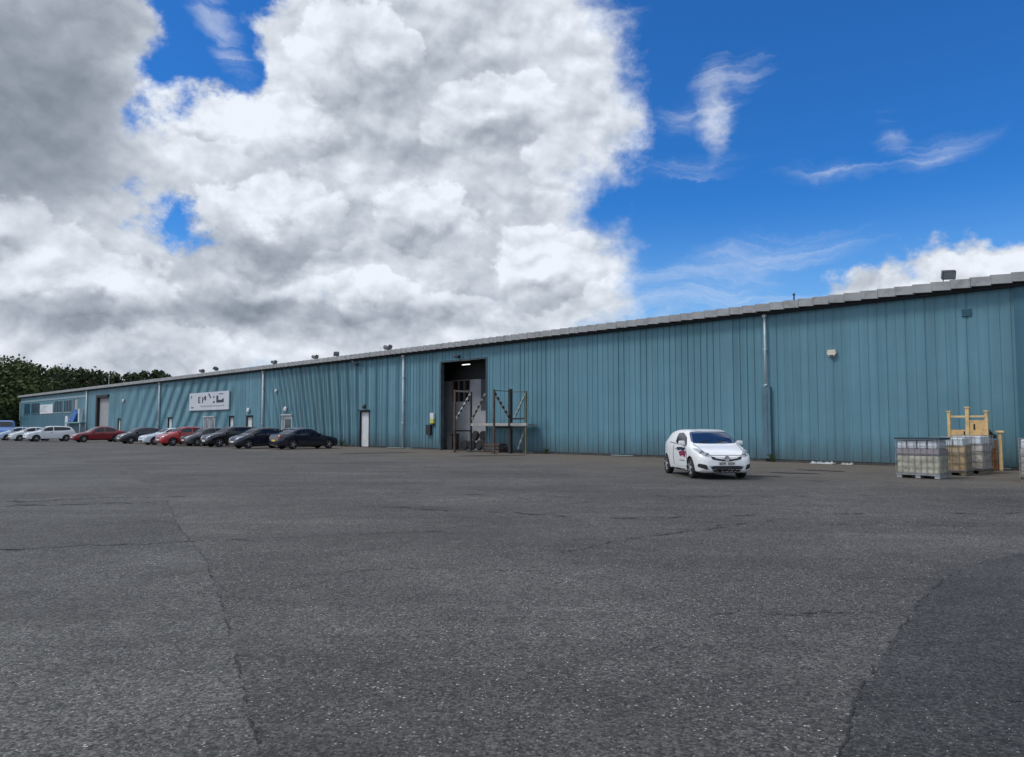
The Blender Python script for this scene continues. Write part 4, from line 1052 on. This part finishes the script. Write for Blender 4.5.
def dress(car, kind):
    """glass, lamps, grille, plate, mirrors and doors for a body style"""
    s = car; c = s.c; L = s.L; X = lambda t: L/2 - t
    T = {'hatch': dict(wb=1.05, wt=1.74, g0=1.22, pil=2.28, g1=3.42, rw0=3.60, rw1=3.86), 'saloon': dict(wb=1.46, wt=2.10, g0=1.55, pil=2.62, g1=3.62, rw0=3.22, rw1=3.86),
         'estate': dict(wb=1.20, wt=1.86, g0=1.35, pil=2.40, g1=4.0, rw0=4.14, rw1=4.42), 'van': dict(wb=1.05, wt=1.72, g0=1.2, pil=2.1, g1=2.15, rw0=4.93, rw1=4.97)}[kind]
    zt = lambda t: interp(c['top'], t); bl = lambda t: interp(c['belt'], t); hw = lambda t: interp(c['half'], t); tum = c.get('tum',.3)
    roofw = lambda t: hw(t)*.965 - tum*(zt(t)-bl(t)) - .02
    z0, z1 = zt(T['wb'])+.005, zt(T['wt'])-.01; y0, y1 = roofw(T['wb'])-.045, roofw(T['wt'])-.075
    y0 = max(y0, hw(T['wb'])*.80)
    s.patch('windscreen', [(-y0,z0),(y0,z0),(y1,z1),(-y1,z1)], 'front', M_cglass, rnd=1, res=.12)
    # side glass in two pieces
    def zroof(t): return min(zt(t)-.095, 9)
    def piece(a, b):
        n = 6; lo = [(X(a+(b-a)*k/n), bl(a+(b-a)*k/n)+.035) for k in range(n+1)]; hi = [(X(b-(b-a)*k/n), max(bl(b-(b-a)*k/n)+.05, zroof(b-(b-a)*k/n))) for k in range(n+1)]
        return lo + hi
    s.patch('side_window', piece(T['g0'], T['pil']), 'side', M_cglass, mirror=True, rnd=1, res=.16, off=.005)
    if kind != 'van': s.patch('side_window', piece(T['pil']+.07, T['g1']), 'side', M_cglass, mirror=True, rnd=1, res=.16, off=.005)
    # rear window
    za, zb = zt(T['rw1']), zt(T['rw0'])-.02
    if kind != 'van' : s.patch('rear_window', [(-.58,za),(.58,za),(.5,zb),(-.5,zb)], 'rear', M_cglass, rnd=1, res=.14)
    # lamps
    h0 = zt(.03); h = zt(.22)
    s.patch('headlight', [(.40,h0-.06),(.62,h0-.04),(.76,h+.0),(.80,h+.05),(.66,h+.035),(.48,h-.04)], 'front', M_lamp, mirror=True, res=.07)
    tl = zt(L-.14)
    s.patch('tail_light', [(.52,tl-.32),(.70,tl-.32),(.74,tl-.02),(.60,tl-.02)], 'rear', M_tail, mirror=True, res=.1)
    s.patch('grille', [(-.34,h0-.10),(.34,h0-.10),(.42,h0-.0),(-.42,h0-.0)], 'front', M_trim, res=.1)
    s.patch('air_intake', [(-.40,.28),(.40,.28),(.50,.40),(-.50,.40)], 'front', M_trim, res=.1)
    s.patch('number_plate', [(-.26,.43),(.26,.43),(.26,.54),(-.26,.54)], 'front', M_plate, rnd=0, res=.2, off=.012)
    s.patch('number_plate', [(-.26,.55),(.26,.55),(.26,.66),(-.26,.66)], 'rear', mat('plate_yellow',(.62,.50,.10),.5), rnd=0, res=.2, off=.012)
    s.patch('sill_trim', [(X(c['fo']+wr_(c)),.30),(X(c['fo']+wr_(c)),.22),(-L/2+c['ro']+wr_(c),.22),(-L/2+c['ro']+wr_(c),.30)], 'side', M_trim, mirror=True, rnd=0, res=.3, off=.004)
    s.mirror_caps(X(T['g0']+.12), bl(T['g0'])+.10, c['W']/2+.06, s.paint)
    # door with shut line: a skin a few millimetres proud
    a, b = T['g0']+.02, T['pil']+.02
    d = s.patch('door', [(X(a),.36),(X(b),.36),(X(b),bl(b)-.01),(X(a),bl(a)-.01)], 'side', s.paint, mirror=True, rnd=1, res=.16, off=.007)
    for sy, dd in zip((1,-1), d):
        mb = MB(); zz = bl(b)-.13; mb.box(X(b)+.08, X(b)+.26, sy*(c['W']/2+.01)-.012, sy*(c['W']/2+.01)+.012, zz-.015, zz+.015, .006); mb.build('handle', s.paint if kind == 'hatch' else M_trim, dd)
def wr_(c): return c['wr']+.12

# --- the white hatchback in the middle of the yard
P_white = paint('white_gloss', (.80,.81,.82), .28)
HATCH3 = dict(HATCH)
cw = Car('parked_hatchback', HATCH3, (6.16,24.5,0), R(-85), 'white hatchback with dark and crimson door logo, parked alone in the yard', P_white, 'cars parked in the yard')
def corsa():
    s = cw; c = s.c; L = s.L; X = lambda t: L/2 - t
    s.patch('windscreen', [(-.72,1.065),(-.3,1.045),(.3,1.045),(.72,1.065),(.60,1.395),(.3,1.41),(-.3,1.41),(-.60,1.395)], 'front', mat('blue_tinted_glass',(.012,.030,.075),.05,spec=.9), rnd=1, res=.06, off=.014)
    s.patch('side_window', [(X(1.32),1.0),(X(2.35),1.045),(X(2.42),1.36),(X(1.95),1.375),(X(1.62),1.27)], 'side', M_cglass, mirror=True, rnd=1, res=.14, off=.005)
    s.patch('door_pillar', [(X(1.22),.985),(X(1.31),.985),(X(1.60),1.24),(X(1.56),1.26)], 'side', M_trim, mirror=True, rnd=0, res=.14, off=.005)
    s.patch('rear_quarter_panel', [(X(2.5),1.06),(X(3.15),1.10),(X(3.1),1.26),(X(2.54),1.335)], 'side', P_white, mirror=True, rnd=1, res=.14, off=.006)
    s.patch('rear_window', [(-.58,1.1),(.58,1.1),(.5,1.26),(-.5,1.26)], 'rear', M_cglass, rnd=1, res=.14)
    s.patch('headlight', [(.42,.675),(.58,.67),(.72,.73),(.80,.86),(.79,.92),(.70,.90),(.55,.80)], 'front', M_lamp, mirror=True, res=.06)
    for sy in (-1,1):
        for yy, zz, r in ((.56,.735,.065),(.68,.80,.07)):
            h = s.bvh.ray_cast(Vector((4,sy*yy,zz)), Vector((-1,0,0)))
            mb = MB(); mb.lathe([(r,.0),(r*.9,.02),(r*.3,.022)],16,'x',(h[0].x+.004,sy*yy,zz)); mb.build('lamp_bowl', mat('lamp_bowl',(.28,.31,.34),.2,metal=.6), s.root)
    s.patch('grille', [(-.47,.69),(-.44,.60),(-.12,.545),(.12,.545),(.44,.60),(.47,.69),(.2,.65),(-.2,.65)], 'front', M_trim, res=.08)
    s.patch('chrome_bar', [(-.36,.665),(-.34,.635),(-.12,.60),(.12,.60),(.34,.635),(.36,.665),(.13,.635),(-.13,.635)], 'front', M_white, res=.08, off=.02)
    h = s.bvh.ray_cast(Vector((4,0,.63)), Vector((-1,0,0)))
    mb = MB(); mb.lathe([(.085,.0),(.085,.03),(.068,.034),(.062,.026),(.02,.03)],20,'x',(h[0].x+.005,0,.625)); mb.bar((h[0].x+.03,-.05,.60),(h[0].x+.035,.05,.65),.014,.02); mb.build('badge', M_steel, s.root)
    pl = s.patch('number_plate', [(-.26,.425),(.26,.425),(.26,.535),(-.26,.535)], 'front', M_plate, rnd=0, res=.2, off=.02)[0]
    hx = s.bvh.ray_cast(Vector((4,0,.48)), Vector((-1,0,0)))[0].x
    mb = MB(); 
    xx = hx + .0235
    for k, g in enumerate([(1,1,0),(1,0,1),(0,1,1),None,(1,1,1),(1,0,1),(0,1,0)]):
        if g is None: continue
        y = -.225 + k*.066
        mb.box(xx,xx+.003, y, y+.014,.445,.518); mb.box(xx,xx+.003, y+.034, y+.046,.445,.518)
        for j, on in enumerate(g):
            if on: mb.box(xx+.0032,xx+.006, y, y+.046,.445+j*.031,.457+j*.031)
    mb.build('plate_characters', M_ink, pl)
    s.patch('air_intake', [(-.38,.22),(.38,.22),(.52,.41),(-.52,.41)], 'front', M_trim, res=.08, rnd=1)
    s.patch('fog_lamp_recess', [(.56,.29),(.80,.37),(.79,.48),(.60,.44)], 'front', M_trim, mirror=True, res=.07, rnd=1)
    s.patch('bumper_lip', [(-.55,.43),(.55,.43),(.58,.415),(-.58,.415)], 'front', P_white, res=.1, off=.02, rnd=0)
    s.patch('tail_light', [(.52,.80),(.72,.80),(.74,1.12),(.62,1.12)], 'rear', M_tail, mirror=True, res=.1)
    s.patch('number_plate', [(-.26,.55),(.26,.55),(.26,.66),(-.26,.66)], 'rear', mat('plate_yellow',(.62,.50,.10),.5), rnd=0, res=.2, off=.012)
    d = s.patch('door', [(X(1.12),.34),(X(2.38),.34),(X(2.46),.62),(X(2.42),1.02),(X(1.22),.955),(X(1.08),.6)], 'side', P_white, mirror=True, rnd=1, res=.14, off=.006)
    for sy, dd in zip((1,-1), d):
        mb = MB(); mb.box(X(2.28),X(2.08), sy*.872-.012, sy*.872+.012, .87,.90,.006); mb.build('handle', P_white, dd)
    s.patch('door_logo', [(X(1.22),.90),(X(1.7),.93),(X(2.2),.91),(X(2.0),.80),(X(1.7),.84),(X(1.42),.80)], 'side', mat('logo_navy',(.012,.012,.05),.4), mirror=True, rnd=1, res=.1, off=.010)
    s.patch('door_logo', [(X(1.16),.80),(X(1.5),.83),(X(1.9),.78),(X(1.75),.62),(X(1.5),.68),(X(1.26),.60)], 'side', mat('logo_crimson',(.22,.018,.06),.4), mirror=True, rnd=1, res=.1, off=.012)
    s.patch('door_logo', [(X(1.3),.50),(X(1.8),.50),(X(1.82),.53),(X(1.32),.53)], 'side', mat('logo_grey',(.18,.20,.22),.4), mirror=True, rnd=0, res=.2, off=.010)
    s.patch('sill_trim', [(X(1.3),.26),(X(1.3),.20),(X(2.85),.20),(X(2.85),.26)], 'side', M_trim, mirror=True, rnd=0, res=.3, off=.004)
    sg = mat('seam_grey',(.10,.10,.11),.6)
    for pl_ in ([(X(1.09),.36),(X(1.09),.62),(X(1.20),.95),(X(1.225),.95),(X(1.115),.62),(X(1.115),.36)], [(X(2.40),.36),(X(2.48),.62),(X(2.44),1.02),(X(2.465),1.02),(X(2.505),.62),(X(2.425),.36)], [(X(1.25),.975),(X(2.9),1.07),(X(2.9),1.05),(X(1.25),.958)]):
        s.patch('shut_line', pl_, 'side', sg, mirror=True, rnd=0, res=.12, off=.0095)
    s.patch('bonnet_seam', [(-.50,.725),(.50,.725),(.50,.712),(-.50,.712)], 'front', sg, rnd=0, res=.1, off=.006)
    s.mirror_caps(X(1.36), 1.06, .93, P_white)
    for (a, b) in (((.05,1.075),(.52,1.17)),((-.5,1.08),(-.03,1.16))):
        p = s.bvh.ray_cast(Vector((4,a[0],a[1])), Vector((-1,0,0)))[0]; q = s.bvh.ray_cast(Vector((4,b[0],b[1])), Vector((-1,0,0)))[0]
        mb = MB(); mb.bar(p+Vector((.02,0,.01)), q+Vector((.02,0,.01)), .018, .014); mb.build('wiper', M_trim, s.root)
    s.patch('roof_seam', [(X(1.78),-.45),(X(1.80),-.45),(X(1.80),.45),(X(1.78),.45)], 'top', M_trim, rnd=0, res=.2, off=.003)
    s.patch('bonnet_seam', [(X(.24),-.62),(X(.24),-.60),(X(1.0),-.68),(X(1.0),-.70)], 'top', mat('seam_grey',(.10,.10,.11),.6), rnd=0, res=.2, off=.003, mirror=True)
corsa()

NOUT = math.atan2(-NV.y, -NV.x)      # nose away from the wall
def parked(kind, prof, wheel_xy, label, pnt, name, rz=None, scale=1.0):
    """front wheel nearest the camera stands at wheel_xy"""
    c = prof; rz = NOUT if rz is None else rz
    fwd = Vector((math.cos(rz), math.sin(rz), 0)); lat = Vector((-fwd.y, fwd.x, 0))
    w = Vector((*wheel_xy,0)); near = 1 if (lat.dot(-w) > 0) else -1
    ctr = w - (fwd*(c['L']/2-c['fo']) + lat*near*(c['W']/2-.1))*scale
    k = Car(name, c, ctr, rz, label, pnt, 'cars parked in the yard', scale=scale); dress(k, kind); return k
P_navy = paint('midnight_navy', (.008,.010,.022), .2); P_blk = paint('black_gloss', (.009,.010,.013), .18); P_dkb = paint('dark_blue_black', (.010,.013,.024), .2)
P_red = paint('deep_red', (.20,.008,.014), .28); P_red2 = paint('bright_red', (.42,.020,.022), .28); P_sil = paint('silver', (.42,.43,.46), .3, .6); P_sil2 = paint('dark_silver', (.12,.115,.125), .25, .5)
P_ice = paint('ice_white', (.58,.66,.74), .28); P_gun = paint('gunmetal', (.035,.037,.045), .25, .4); P_wht2 = paint('plain_white', (.72,.74,.76), .3); P_bw = paint('bluish_white', (.45,.56,.70), .3); P_blue = paint('van_blue', (.02,.13,.42), .3)
# the saloon noses towards the wall: place it by its rear wheel
fw = Vector((NV.x,NV.y,0)); q = Vector((-14.95,52.0,0)); lat = Vector((-fw.y,fw.x,0))
ctr = q + fw*(SALOON['L']/2-SALOON['ro']) + lat*(SALOON['W']/2-.1)
k = Car('parked_saloon', SALOON, ctr, math.atan2(fw.y,fw.x), 'black saloon at the right end of the parked row, its nose towards the wall', P_navy, 'cars parked in the yard'); dress(k, 'saloon')
parked('hatch', HATCH, (-17.0,56.6), 'silver hatchback mostly hidden between black saloon and dark blue hatchback', P_sil, 'parked_hatchback')
parked('hatch', HATCH, (-18.5,53.5), 'dark blue hatchback second from the right end of the row, nose out', P_dkb, 'parked_hatchback')
parked('estate', ESTATE, (-22.1,57.6), 'large black estate car with dark roof, just left of the dark blue hatchback', P_blk, 'parked_estate_car', scale=.98)
parked('hatch', HATCH, (-24.9,60.3), 'dark silver hatchback between the bright red car and the black estate', P_sil2, 'parked_hatchback')
parked('hatch', HATCH, (-27.1,60.9), 'bright red hatchback nose out, left of the dark silver hatchback', P_red2, 'parked_hatchback', scale=1.04)
parked('saloon', SALOON, (-30.1,64.2), 'low icy white saloon whose bonnet shows left of the bright red hatchback', P_ice, 'parked_saloon')
parked('hatch', HATCH, (-34.3,68.6), 'dark grey hatchback left of the icy white saloon', P_gun, 'parked_hatchback')
parked('saloon', dict(SALOON, top=[(a, b+.06*max(0,min(1,(a-1.2)/1.0))) for a, b in SALOON['top'][:-3]]+SALOON['top'][-3:]), (-41.9,74.6), 'deep red car seen side on, standing apart left of the dark grey hatchback', P_red, 'parked_saloon', scale=1.04)
parked('estate', ESTATE, (-48.5,77.7), 'white estate car with dark windows left of the deep red car', P_wht2, 'parked_estate_car')
parked('hatch', HATCH, (-52.3,81.0), 'small white hatchback left of the white estate car', P_wht2, 'parked_hatchback')
parked('hatch', HATCH, (-56.2,84.8), 'bluish white hatchback at the far left edge of the picture', P_bw, 'parked_hatchback')
v = Car('parked_van', VAN, (-66.2,99.5,0), R(-60), 'blue van with white roof line behind the white hatchbacks at far left', P_blue, 'cars parked in the yard', 'van', scale=1.08); dress(v, 'van')

# ------------------------------------------------------------------ trees beyond the building
def leaf_mat(name, a, b):
    m = bpy.data.materials.new(name); m.use_nodes = True; nt = m.node_tree; N = nt.nodes; L = nt.links; p = N['Principled BSDF']; p.inputs['Roughness'].default_value = .75; p.inputs['Specular IOR Level'].default_value = .2
    g = N.new('ShaderNodeNewGeometry'); n = N.new('ShaderNodeTexNoise'); n.inputs['Scale'].default_value = .5; n.inputs['Detail'].default_value = 4; L.new(g.outputs['Position'], n.inputs['Vector'])
    r = N.new('ShaderNodeValToRGB'); r.color_ramp.elements[0].color = (*a,1); r.color_ramp.elements[1].color = (*b,1); r.color_ramp.elements[0].position = .35; r.color_ramp.elements[1].position = .65
    ad = N.new('ShaderNodeMath'); ad.operation = 'MULTIPLY_ADD'; L.new(g.outputs['Random Per Island'], ad.inputs[0]); ad.inputs[1].default_value = .35; L.new(n.outputs['Fac'], ad.inputs[2])
    sb = N.new('ShaderNodeMath'); sb.operation = 'SUBTRACT'; L.new(ad.outputs[0], sb.inputs[0]); sb.inputs[1].default_value = .17
    L.new(sb.outputs[0], r.inputs[0]); L.new(r.outputs[0], p.inputs['Base Color']); return m
M_leaf = [leaf_mat('leaf_dark',(.024,.036,.018),(.062,.084,.034)), leaf_mat('leaf_mid',(.028,.046,.015),(.068,.095,.030)), leaf_mat('leaf_olive',(.042,.048,.024),(.085,.092,.042))]
M_bark = mat('bark', (.06,.048,.038), .9, noise=.3, nscale=3)
def tree(x, y, h, w, m, label, gz=0.0, low=.12):
    t = empty('broadleaf_tree', (x,y,gz)); tag(t, label, 'tree', 'trees beyond the building')
    mb = MB(); pts = [Vector((0,0,-.3))]
    for k in range(1,6): pts.append(Vector((random.uniform(-.25,.25), random.uniform(-.25,.25), h*.13*k)))
    for k in range(5): mb.tube(pts[k], pts[k+1], .32*(1-k*.17)*h/16, 8, .32*(1-(k+1)*.17)*h/16)
    lobes = []
    for k in range(15):
        a = random.uniform(0,6.28); zz = h*random.uniform(low+.1,.90); rr = w*.5*random.uniform(.15,.75)*(1-.45*abs(zz/h-.5))
        lobes.append((Vector((rr*math.cos(a), rr*math.sin(a), zz)), w*random.uniform(.15,.28)))
    lobes.append((Vector((0,0,h*.88)), w*.17)); lobes.append((Vector((0,0,h*.6)), w*.32)); lobes.append((Vector((0,0,h*.38)), w*.34))
    for c_, r_ in lobes[:9]: mb.tube(pts[3], c_, .09, 5, .03)
    mb.build('trunk', M_bark, t)
    mb = MB()
    for c_, r_ in lobes:
        for k in range(int(70*r_)+60):
            d = Vector((random.gauss(0,1), random.gauss(0,1), random.gauss(0,1))).normalized()*r_*random.random()**.4*random.uniform(.8,1.2)
            p = c_ + Vector((d.x, d.y, d.z*.85)); s_ = random.uniform(.25,.55)
            u = Vector((random.gauss(0,1), random.gauss(0,1), random.gauss(0,1))).normalized(); v_ = u.orthogonal().normalized()
            mb.bm.faces.new([mb.bm.verts.new(p+q_*s_) for q_ in (u, v_*.6+u*.2, -u*.8, -v_*.6)])
    mb.build('crown', m, t, recalc=False)
    return t
def px2(px, dist, horizon=426.2): return ((px-512)/760*dist, dist)
TREES = [(-16,150,365,74,1,'leafy mid green tree at the far left edge'),(12,146,363,66,1,'tallest mid green tree near the left edge, behind the blue van'),(34,160,371,50,0,'very dark tree left of the office end, behind the corner'),(54,165,369,46,0,'dark tree with a twin peaked top behind the office windows'),
    (66,172,376,34,0,'small dark tree in the dip behind the office end'),(80,178,378,34,2,'olive dark tree just left of the pale downpipe'),(97,182,379,34,0,'dark rounded tree behind the roof above the roller door'),(114,186,380,32,2,'olive tree behind the roof right of the mast'),
    (128,184,379,26,0,'small dark tree peeping over the roof, right of the olive tree'),(143,190,376,24,0,'dark pointed tree standing over the roof near the end of the wood'),(155,192,375,22,0,'dark pointed tree, second last before the sky'),(166,196,378,20,2,'thin olive tree at the right end of the wood')]
for px, dist, ytop, wpx, mi, lab in TREES:
    x, y = px2(px, dist); h = (426.2-ytop)/760*dist + 1.58 - 1.5; h *= 1.0 if px < 60 else 1.16
    tree(x, y, h, wpx/760*dist*1.15, M_leaf[mi], lab, 1.5)
# hedge of bushes under the trees at the left
for i, (px, dist, ytop, lab) in enumerate([(-4,135,404,'rounded green bush at the foot of the far left tree'),(9,138,401,'taller green bush beside the blue van'),(20,142,403,'dark green bush at the corner of the building')]):
    x, y = px2(px, dist); h = (426.2-ytop)/760*dist - 1.4
    t = tree(x, y, h, 3.6, M_leaf[1], lab, 3.0, low=.0); t.name = 'bush'; t['category'] = 'bush'; t['group'] = 'bushes on the bank'
